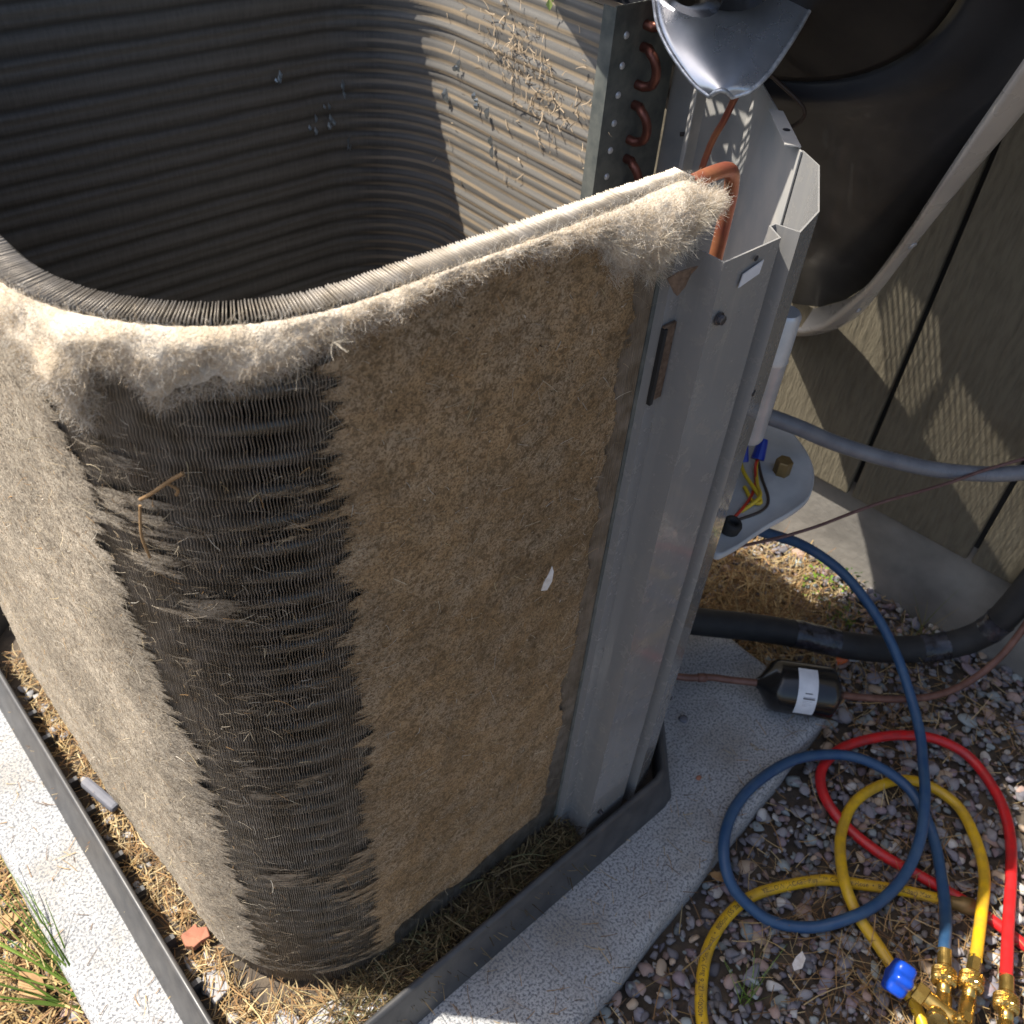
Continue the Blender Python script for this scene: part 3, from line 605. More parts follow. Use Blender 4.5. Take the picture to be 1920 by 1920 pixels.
# base pan
def pan_outline(off):
    x0, y0, x1, y1 = 0.050-off, 0.3085-off, 0.850+off, 1.105+off; r = 0.085+off; P = []
    for a in np.linspace(math.pi, 1.5*math.pi, 12): P.append((x0+r+r*math.cos(a), y0+r+r*math.sin(a)))
    c45 = off*0.414
    P += [(0.615+c45, y0), (0.632+c45*1.2, y0+0.004), (x1-0.004, 0.535-c45*1.2), (x1, 0.555-c45)]
    for a in np.linspace(0, math.pi/2, 8): P.append((x1-r+r*math.cos(a), y1-r+r*math.sin(a)))
    for a in np.linspace(math.pi/2, math.pi, 8): P.append((x0+r+r*math.cos(a), y1-r+r*math.sin(a)))
    return A(P)
levels = [(0.018, 0.0), (0.014, 0.012), (0.004, 0.050), (0.0015, 0.0548), (-0.0015, 0.0555), (-0.004, 0.053), (-0.006, 0.012)]
R_ = [np.c_[pan_outline(o), np.full(len(pan_outline(o)), z)] for o, z in levels]; n = len(R_[0]); mb = MB(); V = np.vstack(R_)
F = [(i*n+k, i*n+(k+1) % n, (i+1)*n+(k+1) % n, (i+1)*n+k) for i in range(len(R_)-1) for k in range(n)]
mb.add(V, F, True); mb.add(R_[-1], [tuple(range(n))]); pan = mb.build('base_pan', MT['black_plastic'], UNIT)
for i in range(9):
    y = 0.40+0.064*i+0.01*math.sin(i*3); MB().box((0.0555, y-0.003, 0.012), (0.0655, y+0.003, 0.034)).build('pan_rib', MT['black_plastic'], pan)

# shelf of the service corner, brass cap, capacitor
SH = [(0.958,0.487),(0.945,0.439),(0.924,0.401),(0.898,0.375),(0.86,0.355),(0.823,0.351),(0.766,0.355),(0.709,0.356),(0.690,0.368),(0.745,0.430),(0.852,0.535),(0.90,0.545)]
SHs = spline([(x, y, 0) for x, y in SH]+[(SH[0][0], SH[0][1], 0)], 4)[:-1, :2]; cen = SHs.mean(0); mb = MB(); n = len(SHs)
RG = [np.c_[SHs+(cen-SHs)*i_, np.full(n, z)] for i_, z in ((0.0, 0.364), (0.0, 0.369), (0.02, 0.3715), (0.05, 0.370), (0.3, 0.373), (0.7, 0.375))]
mb.add(np.vstack(RG), [(i*n+k, i*n+(k+1) % n, (i+1)*n+(k+1) % n, (i+1)*n+k) for i in range(len(RG)-1) for k in range(n)], True); mb.add(RG[-1], [tuple(range(n))]); mb.add(RG[0], [tuple(range(n))[::-1]])
shelf = mb.build('service_shelf', MT['shelf_grey'], UNIT)
MB().lathe((0.862, 0.401, 0.373), (0.0, 0.0, 1), [(0, 0.0105), (0.0200, 0.0105), (0.0215, 0.0095)], 6, smooth=False).build('brass_cap', MT['brass_old'], shelf)
MB().lathe((0.732, 0.378, 0.372), (0.1, -0.2, 1), [(0, 0.012), (0.010, 0.012), (0.014, 0.010), (0.014, 0.006), (0.008, 0.005)], 16).build('black_plug', MT['black_foam'], shelf)
capc = MB().lathe((0.790, 0.419, 0.452), (0.0, 0.0, 1), [(0, 0.0150), (0.004, 0.0165), (0.105, 0.0165), (0.107, 0.0175), (0.109, 0.0165), (0.160, 0.0165), (0.164, 0.014)], 24).build('capacitor', MT['cap_silver'], UNIT)
mb = MB()
for i in range(9):
    for j in range(5):
        if random.random() < 0.25: continue
        a0 = math.radians(-62+j*14+random.uniform(0, 3)); a1 = a0+math.radians(random.uniform(6, 11)); z = 0.478+i*0.0042
        mb.add([(0.79+0.0168*math.cos(a), 0.419+0.0168*math.sin(a), zz) for a, zz in ((a0, z), (a1, z), (a1, z+0.0018), (a0, z+0.0018))], [(0,1,2,3)])
mb.build('printed_text', MT['ink'], capc)
# copper hairpin at the coil end and thin capillary
MB().tube([(0.492, 0.372, 0.829), (0.515, 0.374, 0.831), (0.548, 0.374, 0.833), (0.566, 0.375, 0.829), (0.575, 0.377, 0.815), (0.578, 0.378, 0.790), (0.578, 0.379, 0.70)], 0.0056, 16, sub=6).build('copper_pipe', MT['copper_new'], UNIT)
MB().lathe((0.499, 0.3735, 0.8295), (1, 0.05, 0.03), [(0, 0.0066), (0.001, 0.0078), (0.020, 0.0078), (0.022, 0.0066)], 16).build('copper_sleeve', MT['copper_new'], UNIT)
MB().tube([(0.782, 0.518, 0.838), (0.780, 0.5265, 0.807), (0.780, 0.536, 0.774), (0.778, 0.548, 0.729), (0.77, 0.555, 0.60)], 0.0034, 10, sub=5).build('capillary_tube', MT['copper_new'], UNIT)

# ------------------------------------------------------------------ lint on the coil
sL = np.linspace(0.006, CUM[3]-0.02, 420); zL = np.linspace(0.055, 0.838, 330)
S_, Z_ = np.meshgrid(sL, zL, indexing='ij')
def smooth(a, b, x): t = np.clip((x-a)/(b-a), 0, 1); return t*t*(3-2*t)
sA, sB = CUM[1], CUM[2]                                    # start and end of the rounded corner
def cover(S, Z):
    edge = 0.010*fbm(np.stack([S*0, Z*9, S*0], -1), 2) + 0.010*fbm(np.stack([S*12, Z*70, S*0], -1), 6)
    front = 1-smooth(-0.050, 0.085, S-(sA+0.002+edge))
    left = smooth(-0.085, 0.060, S-(sB-0.060+1.2*edge+0.085*np.clip(Z-0.35, 0, 1)))
    mid = 0.395 + 0.17*(fbm(np.stack([S*14, Z*30, S*0], -1), 12)) + 0.10*np.exp(-((S-(sB-0.09))**2)/0.0012-((Z-0.68)**2)/0.006) + 0.05*np.exp(-((Z-0.20)/0.12)**2) + 0.10*smooth(0.16, 0.07, Z) - 0.10*smooth(0.70, 0.80, Z)*smooth(0.05,0.0,abs(S-sA-0.09)-0.03)
    tear = 0.9*smooth(0.488, 0.506, 0.505-S)*0
    c = np.maximum(np.maximum(front, left)*1.1, mid)
    c = c*(0.10+0.90*smooth(0.034, 0.062, S+0.014*fbm(np.stack([S*30, Z*30, S*0], -1), 33)))  # thin beside the post
    low = smooth(0.062, 0.098, Z+0.02*fbm(np.stack([S*25, Z*25, S*0], -1), 34)); c = c*np.where(S < sA, 0.15+0.85*low, 1.0)
    return c
cv = cover(S_, Z_)
thick = np.clip(cv-0.25, 0, 1)*0.0032
P_, N_, _ = coil(S_.ravel(), 0.0); Zf = Z_.ravel()
q = np.c_[S_.ravel()*40, Zf*40, Zf*0]
off = 0.0012 + thick.ravel() + np.clip(cv.ravel()-.3, 0, 1)*(0.0022*fbm(q, 14, 4) + 0.0012*fbm(q*5, 15, 2))
PL = P_ + N_*off[:, None]
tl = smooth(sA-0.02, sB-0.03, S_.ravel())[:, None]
colF = A((0.385, 0.258, 0.138)); colL = A((0.46, 0.395, 0.31)); lc = colF*(1-tl)+colL*tl  # front browner: its own brown, with warm bounce light put in
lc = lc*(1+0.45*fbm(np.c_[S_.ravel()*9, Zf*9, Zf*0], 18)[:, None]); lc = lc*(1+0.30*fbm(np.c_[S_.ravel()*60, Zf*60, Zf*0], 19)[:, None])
ns, nzz = len(sL), len(zL); I = np.arange(ns*nzz).reshape(ns, nzz); F = np.stack([I[:-1, :-1], I[1:, :-1], I[1:, 1:], I[:-1, 1:]], -1).reshape(-1, 4)
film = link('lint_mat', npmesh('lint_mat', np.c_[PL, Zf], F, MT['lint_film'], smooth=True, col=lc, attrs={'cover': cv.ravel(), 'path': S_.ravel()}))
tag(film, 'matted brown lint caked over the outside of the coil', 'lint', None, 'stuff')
# loose fibres lying on the mat
def mat_fibres(n, seed, Lr, wr, cols, tilt, name, label, covmin=0.0, horiz=0.0, power=1.0):
    rg = np.random.default_rng(seed); s = rg.uniform(0.004, CUM[3]-0.03, n); z = rg.uniform(0.055, 0.838, n)
    c = cover(s, z); keep = rg.random(n) < np.clip((c-covmin)*power, 0.02, 1)*(np.clip((0.80-c)/0.2, 0.06, 1) if horiz else 1.0); s, z, c = s[keep], z[keep], c[keep]
    p, nn, tt = coil(s, 0.0016+np.clip(c-0.25, 0, 1)*0.0032+rg.uniform(-0.0008, 0.0008, len(s))); n = len(s)
    a = rg.normal(0, 0.5, n) + np.pi*rg.integers(0, 2, n) if horiz else rg.uniform(0, 6.283, n)
    out = np.abs(rg.normal(0, tilt, n)); d = np.c_[tt*np.cos(a)[:, None]+nn*out[:, None], np.sin(a)]
    V, F, k = ribbons(np.c_[p, z], d, rg.uniform(*Lr, n), rg.uniform(*wr, n), 0.55, 3, 0.5, seed, flat=np.c_[nn, np.zeros(n)])
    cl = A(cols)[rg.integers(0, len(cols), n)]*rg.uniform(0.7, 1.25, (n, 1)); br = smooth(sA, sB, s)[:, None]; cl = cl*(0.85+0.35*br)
    o = link(name, npmesh(name, V, F, MT['lint'], col=np.repeat(cl, k, 0))); tag(o, label, 'lint', None, 'stuff'); return o
mat_fibres(30000, 41, (0.0010, 0.0034), (0.00020, 0.00036), [(0.38,0.26,0.145),(0.30,0.20,0.11),(0.54,0.43,0.30),(0.12,0.075,0.042),(0.34,0.225,0.125)], 0.07, 'lint_fibres', 'short brown fibres matted into the lint', 0.2, 0, 1.6)
mat_fibres(30000, 42, (0.005, 0.016), (0.00018, 0.00034), [(0.50,0.42,0.31),(0.60,0.51,0.39),(0.38,0.30,0.20)], 0.08, 'wispy_fibres', 'thin wisps combed sideways over the bare fins', 0.30, 1, 2.0)
mat_fibres(4500, 44, (0.0006, 0.0022), (0.0005, 0.0012), [(0.60,0.52,0.40),(0.70,0.64,0.54),(0.50,0.36,0.20),(0.09,0.06,0.04),(0.12,0.085,0.055)], 0.03, 'lint_specks', 'tiny pale and dark specks in the lint', 0.3, 0, 1.0)
mat_fibres(4200, 43, (0.002, 0.016), (0.00035, 0.0007), [(0.55,0.44,0.26),(0.62,0.52,0.36),(0.45,0.27,0.12),(0.60,0.55,0.46)], 0.10, 'straw_bits', 'pale straw bits stuck in the lint', 0.2, 0, 1.0)

def wool(root, d, L, w, nseg, jitter, seed):
    rg = np.random.default_rng(seed); n = len(root); d = unit(d); sd = unit(np.cross(d, rg.normal(size=(n, 3)))); V = np.zeros((n, nseg+1, 2, 3)); p = root.copy(); st = (np.broadcast_to(L, (n,))/nseg)[:, None]
    for k in range(nseg+1):
        h = sd*(np.broadcast_to(w, (n,))*0.5*(1-0.4*k/nseg))[:, None]; V[:, k, 0] = p-h; V[:, k, 1] = p+h
        d = unit(d+jitter*rg.normal(size=(n, 3))); p = p+d*st; sd = unit(sd-d*(sd*d).sum(1)[:, None])
    base = (np.arange(n)*(nseg+1)*2)[:, None]; F = [base+np.array([k*2, k*2+1, k*2+3, k*2+2])[None] for k in range(nseg)]
    return V.reshape(-1, 3), np.stack(F, 1).reshape(-1, 4), (nseg+1)*2
# cotton fluff rolled over the top edge
def fl_h(s):     # how far it hangs down, how far it bulges
    h = 0.011 + 0.019*smooth(0.23, 0.33, s) + 0.004*smooth(0.46, 0.56, s) + 0.022*np.exp(-((s-0.425)/0.020)**2) + 0.006*np.exp(-((s-0.35)/0.03)**2)
    h = h + 0.044*np.exp(-((s-0.035)/0.036)**2) + 0.022*np.exp(-((s-0.072)/0.013)**2) + 0.006*np.exp(-((s-0.235)/0.02)**2)
    bg_ = 0.005 + 0.003*smooth(0.24, 0.34, s) + 0.006*np.exp(-((s-0.42)/0.03)**2) + 0.013*np.exp(-((s-0.03)/0.045)**2)
    return h, bg_
sf = np.linspace(-0.034, 0.95, 420); ph = np.linspace(0, 1, 26); SS, HH = np.meshgrid(sf, ph, indexing='ij')
h_, b_ = fl_h(SS); rag = 1+0.75*fbm(np.stack([SS*38, SS*0, SS*0], -1), 51, 4)+0.10*fbm(np.stack([SS*200, SS*0, SS*0], -1), 52, 2)
taperR = smooth(-0.034, -0.020, SS)
zf = 0.8425 + 0.004*np.exp(-((SS-0.02)/0.035)**2) - h_*rag*HH; bul = b_*np.clip(1+0.9*fbm(np.stack([SS*32, HH*1.5, SS*0], -1), 59, 3), 0.25, 2)*np.sin(np.pi*HH**0.75)**0.7 + 0.0010
p, nn, tt = coil(SS.ravel(), 0.0); zfl = zf.ravel()
disp = 0.0085*fbm(np.c_[p*70, zfl*70], 55, 4)*np.sin(np.pi*HH.ravel()) + 0.0018*fbm(np.c_[p*420, zfl*420], 57, 2)
pf = p + nn*(bul.ravel()*taperR.ravel()+disp)[:, None]
# the clump at the post end curls over the end of the coil
wrap = np.clip(-SS.ravel(), 0, 1); pf[:, 1] += wrap*0.05; zfl = zfl - 0.010*smooth(0.02, -0.02, SS.ravel()) - wrap*0.25
I = np.arange(len(sf)*26).reshape(len(sf), 26); J = I[:, :20]; F = np.stack([J[:-1, :-1], J[1:, :-1], J[1:, 1:], J[:-1, 1:]], -1).reshape(-1, 4)
body = link('cotton_fluff', npmesh('cotton_fluff', np.c_[pf, zfl], F, MT['fluff_body'], smooth=True)); tag(body, 'pale cottonwood fluff rolled along the top edge of the coil', 'fluff', None, 'stuff')
rg = np.random.default_rng(61); n = 78000; idx = rg.integers(0, len(pf), n*3); wgt = np.where(SS.ravel()[idx] < 0.11, 1.0, np.where(SS.ravel()[idx] > 0.24, 0.42, 0.30)); wgt = np.where((SS.ravel()[idx] > 0.37) & (SS.ravel()[idx] < 0.47), 0.8, wgt); idx = idx[rg.random(n*3) < wgt][:n]; n = len(idx)
N3 = np.c_[nn, np.full(len(nn), 0.0)][idx]; T3 = np.c_[tt, np.zeros(len(tt))][idx]
hh = HH.ravel()[idx]; d = N3*(0.10+0.40*rg.random(n))[:, None]*np.sin(np.pi*np.clip(hh, .12, .9))[:, None]*0.75 + T3*rg.normal(0, 0.8, n)[:, None] + np.c_[np.zeros(n), np.zeros(n), rg.normal(-0.25, 0.6, n) - 0.15*hh]
root = np.c_[pf, zfl][idx] - N3*0.001
V, F, k = wool(root, d, rg.uniform(0.004, 0.014, n), rg.uniform(0.00010, 0.00021, n), 6, 0.62, 62)
cl = A([(0.72,0.65,0.55),(0.80,0.76,0.69),(0.64,0.55,0.43),(0.52,0.41,0.28)])[rg.integers(0, 4, n)]*rg.uniform(0.8, 1.12, (n, 1))
o = link('fluff_fibres', npmesh('fluff_fibres', V, F, MT['lint'], col=np.repeat(cl, k, 0))); tag(o, 'silky white fibres of the fluff along the coil top', 'fluff', None, 'stuff')
# seed parachutes: bursts of straight silky hairs
rt, dd = [], []
for cnum in range(34):
    s0 = abs(rg.normal(0.03, 0.035)) if cnum < 27 else rg.uniform(0.25, 0.6); hc, bc = fl_h(A([s0])); f_ = rg.uniform(0.25, 1.0)
    p0, n0, t0_ = coil(A([s0]), bc*np.sin(np.pi*f_**0.75)**.7+0.003); o_ = A([*p0[0], 0.842-hc[0]*f_])
    nd = rg.integers(25, 50); dv = rg.normal(size=(nd, 3)); dv = unit(dv) + np.r_[n0[0], 0]*0.8
    rt.append(np.tile(o_, (nd, 1))); dd.append(dv)
rt = np.vstack(rt); dd = np.vstack(dd); n = len(rt); V, F, k = ribbons(rt, dd, rg.uniform(0.007, 0.016, n), rg.uniform(0.00014, 0.00024, n), 0.35, 3, 0.5, 63)
o = link('seed_parachutes', npmesh('seed_parachutes', V, F, MT['lint'], col=np.tile(A((0.78, 0.71, 0.58)), (len(V), 1)))); tag(o, 'star-shaped bursts of pale seed silk in the fluff', 'fluff', None, 'stuff')

# ------------------------------------------------------------------ the fan lid propped between unit and wall
LN = A([0.739942, 0.198267, 0.642788]); LC = A([0.735392, 0.548935, 0.935597]); LU = A([-0.555461, -0.35888, 0.750112]); LV = A([0.379406, -0.912083, -0.155421]); LR = 0.21
def lp(u, v, o=0.0): return LC + LU*u + LV*v + LN*o
LID = thing('fan_lid', tuple(lp(-0.62, 0.0)), 'grey condenser lid with fan tipped up beside the house wall', 'fan lid')
FR = [(-0.643,.209,-.055),(-.625,.223,-.055),(-.587,.239,-.055),(-.54,.248,-.055),(-.467,.257,-.055),(-.385,.264,-.055),(-.26,.266,-.055),(-.094,.264,-.055),(.043,.264,-.055),(.205,.264,-.055)]
BD = [(-.739,.206,-.03),(-.701,.23,-.03),(-.643,.256,-.03),(-.597,.269,-.03),(-.534,.277,-.03),(-.433,.279,-.03),(-.306,.28,-.03),(-.15,.283,-.03),(-.038,.287,-.03),(.215,.287,-.03)]
FR = spline(FR, 4); BD = spline(BD, 4)
FR = np.vstack([[(-0.648, 0.198, -.055)], FR])
BDF = np.vstack([[(-0.744, 0.194, -.03)], BD])
BD = np.vstack([[(-0.722, 0.192, -.03), (-0.56, 0.12, -.03), (-0.40, 0.035, -.03), (-0.28, -0.09, -.03), (-0.22, -0.17, -.03), (-0.15, -0.215, -.03)][::-1], BD, [(0.215, -0.218, -.03)]])
n = len(FR); mid = FR*0.42+BDF*0.58+A([0, 0.0035, -0.002]); LO = BD.copy(); LO[:, 2] = 0.004; LO[:, :2] *= 0.965; LOF = BDF.copy(); LOF[:, 2] = 0.004; LOF[:, :2] *= 0.965
lip = FR.copy(); lip[:, 1] *= 0.985; lip[:, 2] += 0.006
rows = [lip, FR, FR*0.93+BDF*0.07+A([0, .0012, -.001]), mid, BDF, LOF]; mb = MB()
V = np.vstack([[lp(*q) for q in r] for r in rows]); mb.add(V, [(i*n+k, i*n+k+1, (i+1)*n+k+1, (i+1)*n+k) for i in range(len(rows)-1) for k in range(n-1)], True)
rim = mb.build('rim_flange', MT['lid_rim'], LID); sol = rim.modifiers.new('thickness', 'SOLIDIFY'); sol.thickness = 0.0012
# deck: from the outline to the fan orifice, with a shallow pressed ring, then the venturi throat
na = 96; ang = np.linspace(0, 2*np.pi, na, endpoint=False); PO = LO[:, :2]
def ray_out(a):
    d = A([math.cos(a), math.sin(a)]); best = 0
    for i in range(len(PO)):
        p1, p2 = PO[i], PO[(i+1) % len(PO)]; e = p2-p1; den = d[0]*e[1]-d[1]*e[0]
        if abs(den) < 1e-9: continue
        t = (p1[0]*e[1]-p1[1]*e[0])/den; s_ = (p1[0]*d[1]-p1[1]*d[0])/den
        if t > 0 and -1e-6 <= s_ <= 1+1e-6: best = max(best, t)
    return best
OUT = A([ray_out(a) for a in ang]); prof = []
ringdef = [(None, 0.004), (1.0, 0.006), (0.86, 0.008), ('r', 1.16, 0.004), ('r', 1.12, 0.0015), ('r', 1.05, 0.0), ('r', 1.0, 0.0), ('r', 0.965, 0.014), ('r', 0.955, 0.035), ('r', 0.965, 0.050)]
V = []
for rd in ringdef:
    for a, ro in zip(ang, OUT):
        if rd[0] == 'r': r, o_ = min(LR*rd[1], ro*0.985), rd[2]
        elif rd[0] is None: r, o_ = ro, rd[1]
        else: r, o_ = (LR*1.2+(ro-LR*1.2)*0.6*rd[0] if ro > LR*1.2 else ro*0.99), rd[1]
        V.append(lp(r*math.cos(a), r*math.sin(a), o_))
mb = MB(); m_ = len(ringdef); mb.add(V, [(i*na+k, i*na+(k+1) % na, (i+1)*na+(k+1) % na, (i+1)*na+k) for i in range(m_-1) for k in range(na)], True)
deck = mb.build('lid_deck', MT['lid_shaded'], LID); sol = deck.modifiers.new('thickness', 'SOLIDIFY'); sol.thickness = 0.0012; sol.offset = 1
for q in ((-0.285, 0.273, -0.044), (-0.5, 0.266, -.044)):
    nrm = np.cross(lp(*BDF[12])-lp(*FR[12]), LU); nrm /= np.linalg.norm(nrm)
    if nrm @ (CAM-lp(*q)) < 0: nrm = -nrm
    MB().lathe(lp(*q)+nrm*0.0030, nrm, [(0, 0.0052), (0.0010, 0.0050), (0.0010, 0.0036), (0.0002, 0.0034)], 14).build('grommet_hole', MT['alu_edge'], rim)
# wire guard outside the orifice
for k, r in enumerate(np.arange(0.035, 0.215, 0.0125)):
    MB().tube([lp(r*math.cos(a), r*math.sin(a), 0.052) for a in np.linspace(0, 2*np.pi, 49)], 0.0019, 6, cap=False).build('guard_ring', MT['black_plastic'], LID)
for k in range(8):
    a = k*math.pi/4+0.2; MB().tube([lp(0.03*math.cos(a), 0.03*math.sin(a), 0.056), lp(0.218*math.cos(a), 0.218*math.sin(a), 0.056)], 0.0024, 6).build('guard_spoke', MT['black_plastic'], LID)
# fan: three pressed blades, hub, motor
BR = [((-.027,-.051,-.03),(.09,.111,-.06)),((-.066,-.047,-.03),(.059,.106,-.06)),((-.108,-.042,-.03),(.004,.097,-.06)),((-.139,-.031,-.03),(-.036,.09,-.06)),((-.164,-.015,-.03),(-.072,.081,-.06)),((-.184,.004,-.03),(-.105,.069,-.06)),((-.193,.020,-.03),(-.127,.052,-.06))]
LROW = spline([r[0] for r in BR], 5); RROW = spline([r[1] for r in BR], 5)
nr, ncol = len(LROW), 18
MROW = [((-0.076,-0.05,-0.024),(-0.075,0.087,0.039)),((-0.073,-0.032,-0.052),(-0.071,0.087,-0.009)),((-0.07,-0.013,-0.071),(-0.069,0.085,-0.039)),((-0.068,0.008,-0.086),(-0.067,0.082,-0.063)),((-0.066,0.029,-0.098),(-0.065,0.075,-0.084)),((-0.065,0.045,-0.103),(-0.065,0.063,-0.096))]
def blade(rotdeg, rows_=BR, dish=0.020, mat='alu_blade'):
    LROW = spline([r[0] for r in rows_], 5); RROW = spline([r[1] for r in rows_], 5); nr = len(LROW)
    c_, s_ = math.cos(math.radians(rotdeg)), math.sin(math.radians(rotdeg)); G = np.zeros((nr, ncol, 3))
    for j in range(ncol):
        t = j/(ncol-1); q = LROW*(1-t)+RROW*t; q[:, 0] += (0.010 if rows_ is MROW else 0)*math.sin(math.pi*t); q[:, 2] += dish*math.sin(math.pi*t)*np.linspace(1, 0.45, nr)
        G[:, j] = np.c_[q[:, 0]*c_-q[:, 1]*s_, q[:, 0]*s_+q[:, 1]*c_, q[:, 2]]
    # round the tip
    V = [lp(*g) for g in G.reshape(-1, 3)]; mb = MB(); mb.add(V, [(i*ncol+j, i*ncol+j+1, (i+1)*ncol+j+1, (i+1)*ncol+j) for i in range(nr-1) for j in range(ncol-1)], True)
    b_ = mb.build('fan_blade', MT[mat], LID); sol = b_.modifiers.new('thickness', 'SOLIDIFY'); sol.thickness = 0.0016; sol.offset = 0
    bdr = [G[i, 0] for i in range(nr)] + [G[nr-1, j] for j in range(1, ncol)] + [G[i, ncol-1] for i in range(nr-2, -1, -1)]
    MB().tube([lp(*g) for g in bdr], 0.0022, 8).build('blade_edge', MT['alu_edge' if mat == 'alu_blade' else mat], b_)
blade(0, MROW, 0.0)
def wide_blade(a0, a1):
    G = [[(r*math.cos(math.radians(a)), r*math.sin(math.radians(a)), 0.030-0.022*(a-a0)/(a1-a0)-0.006*math.sin(math.pi*(a-a0)/(a1-a0))) for a in np.linspace(a0+sw, a1+sw*0.6, 22)] for r, sw in ((0.05, 0), (0.085, 2), (0.12, 5), (0.15, 8), (0.175, 10), (0.190, 12), (0.198, 16))]
    V = [lp(*g) for rw in G for g in rw]; mb = MB(); mb.add(V, [(i*22+j, i*22+j+1, (i+1)*22+j+1, (i+1)*22+j) for i in range(6) for j in range(21)], True)
    o_ = mb.build('fan_blade', MT['alu_shaded'], LID); sol = o_.modifiers.new('thickness', 'SOLIDIFY'); sol.thickness = 0.0016
wide_blade(50, 165); wide_blade(-45, 40)
MB().lathe(lp(0, 0, -0.07), LN, [(0, 0.010), (0.006, 0.03), (0.03, 0.03), (0.034, 0.012)], 20).build('fan_hub', MT['black_gloss'], LID)
MB().lathe(lp(0, 0, -0.034), LN, [(0, 0.03), (0.004, 0.062), (0.078, 0.062), (0.082, 0.04)], 28).build('fan_motor', MT['black_gloss'], LID)
MB().obox(lp(-0.118, 0.118, 0.046), LU*0.085-LV*0.085, LU*0.010+LV*0.010, LN*0.003).build('motor_strap', MT['black_plastic'], LID)
MB().tube([lp(-0.10, 0.03, -0.02), lp(-0.16, 0.07, -0.005), lp(-0.19, 0.115, -0.010), lp(-0.23, 0.09, -0.02), lp(-0.25, 0.0, -0.05)], 0.0022, 8, sub=6).build('motor_lead', MT['wire_dark'], LID)

# unseen slotted panel added to cast the striped shade on the siding
SHADE_PANEL = thing('shade_panel', (0.98, 0.47, 0.95), 'added grey slotted panel out of view above the lid, shading the siding', 'panel')
OPEN = [[(1.017, 0.704), (1.012, 0.642), (0.985, 0.640), (0.938, 0.716), (0.955, 0.750), (0.984, 0.747)], [(0.990, 0.623), (0.962, 0.525), (0.933, 0.482), (0.885, 0.577), (0.897, 0.673), (0.943, 0.678)]]
def gaps(y):
    out = []
    for Pg in OPEN:
        xs = []
        for i in range(len(Pg)):
            (xa, ya), (xb, yb) = Pg[i], Pg[(i+1) % len(Pg)]
            if (ya <= y) != (yb <= y): xs.append(xa+(y-ya)/(yb-ya)*(xb-xa))
        if len(xs) == 2: out.append((min(xs), max(xs)))
    return sorted(out)
lx0, lx1 = 0.775, 1.205
for i in range(64):
    y0_ = 0.175+i*0.0088; mb = MB(); mb.box((lx0, y0_, 0.948), (lx1, y0_+0.0040, 0.951)); xs = lx0+0.0
    for a_, b_ in gaps(y0_+0.0064)+[(lx1, lx1)]:
        if a_-xs > 0.001: mb.box((xs, y0_+0.0041, 0.949), (a_, y0_+0.0087, 0.952))
        xs = b_
    mb.build('shade_slat', MT['grey_paint'], SHADE_PANEL)
for x_ in (lx0-0.008, lx1+0.001): MB().box((x_, 0.165, 0.940), (x_+0.007, 0.75, 0.954)).build('panel_edge', MT['grey_paint'], SHADE_PANEL)

# ------------------------------------------------------------------ pipes, wires, hoses
def line(name, pts, r, mat, label, cat, n=16, sub=7, ridges=None):
    mb = MB(); P = spline(pts, sub); rr = r
    mb.tube(P, rr, n); o = mb.build(name, MT[mat]); tag(o, label, cat); return o, P
SUC = [(0.800,0.500,0.064),(0.830,0.472,0.060),(0.875,0.436,0.050),(0.920,0.400,0.042),(0.986,0.345,0.026),(1.044,0.285,0.012),(1.109,0.229,0.008),(1.165,0.185,0.020),(1.192,0.159,0.055),(1.205,0.149,0.105),(1.222,0.146,0.16),(1.24,0.146,0.20)]
o, P = line('suction_line', SUC, 0.0208, 'black_foam', 'thick black foam-insulated pipe running from the unit to the wall', 'pipe', 24)
def tape(i0, i1):
    Q = P[i0:i1]; r = 0.0216+0.0006*np.sin(np.arange(len(Q))*2.0); MB().tube(Q, r, 24).build('tape_wrap', MT['black_tape'], o)
tape(27, 34); tape(44, 49); tape(56, 61)
o, _ = line('conduit', [(0.80,0.475,0.455),(0.840,0.447,0.447),(0.860,0.435,0.439),(0.890,0.409,0.425),(0.930,0.382,0.402),(0.980,0.338,0.382),(1.040,0.290,0.364),(1.090,0.242,0.363),(1.130,0.208,0.369),(1.170,0.180,0.376),(1.235,0.15,0.385)], 0.0100, 'conduit_grey', 'grey flexible electrical conduit sagging in front of the siding', 'conduit', 18)
Pc = spline([(0.980,0.338,0.382),(1.040,0.290,0.364),(1.090,0.242,0.363),(1.130,0.208,0.369),(1.170,0.180,0.376)], 22)
for i in range(2, len(Pc)-1, 2):
    T = Pc[i+1]-Pc[i]; MB().lathe(Pc[i], T, [(-0.0008, 0.0100), (0, 0.0105), (0.0008, 0.0100)], 14).build('conduit_ring', MT['conduit_grey'], o)
line('thermostat_wire', [(0.740,0.395,0.316),(0.760,0.389,0.314),(0.790,0.379,0.311),(0.830,0.361,0.313),(0.870,0.338,0.326),(0.920,0.320,0.335),(0.960,0.303,0.344),(1.000,0.284,0.351),(1.040,0.265,0.359),(1.080,0.243,0.375),(1.120,0.214,0.394),(1.150,0.188,0.411),(1.21,0.15,0.44)], 0.0021, 'wire_brown', 'thin brown thermostat cable crossing in front of the grey conduit', 'cable', 10)
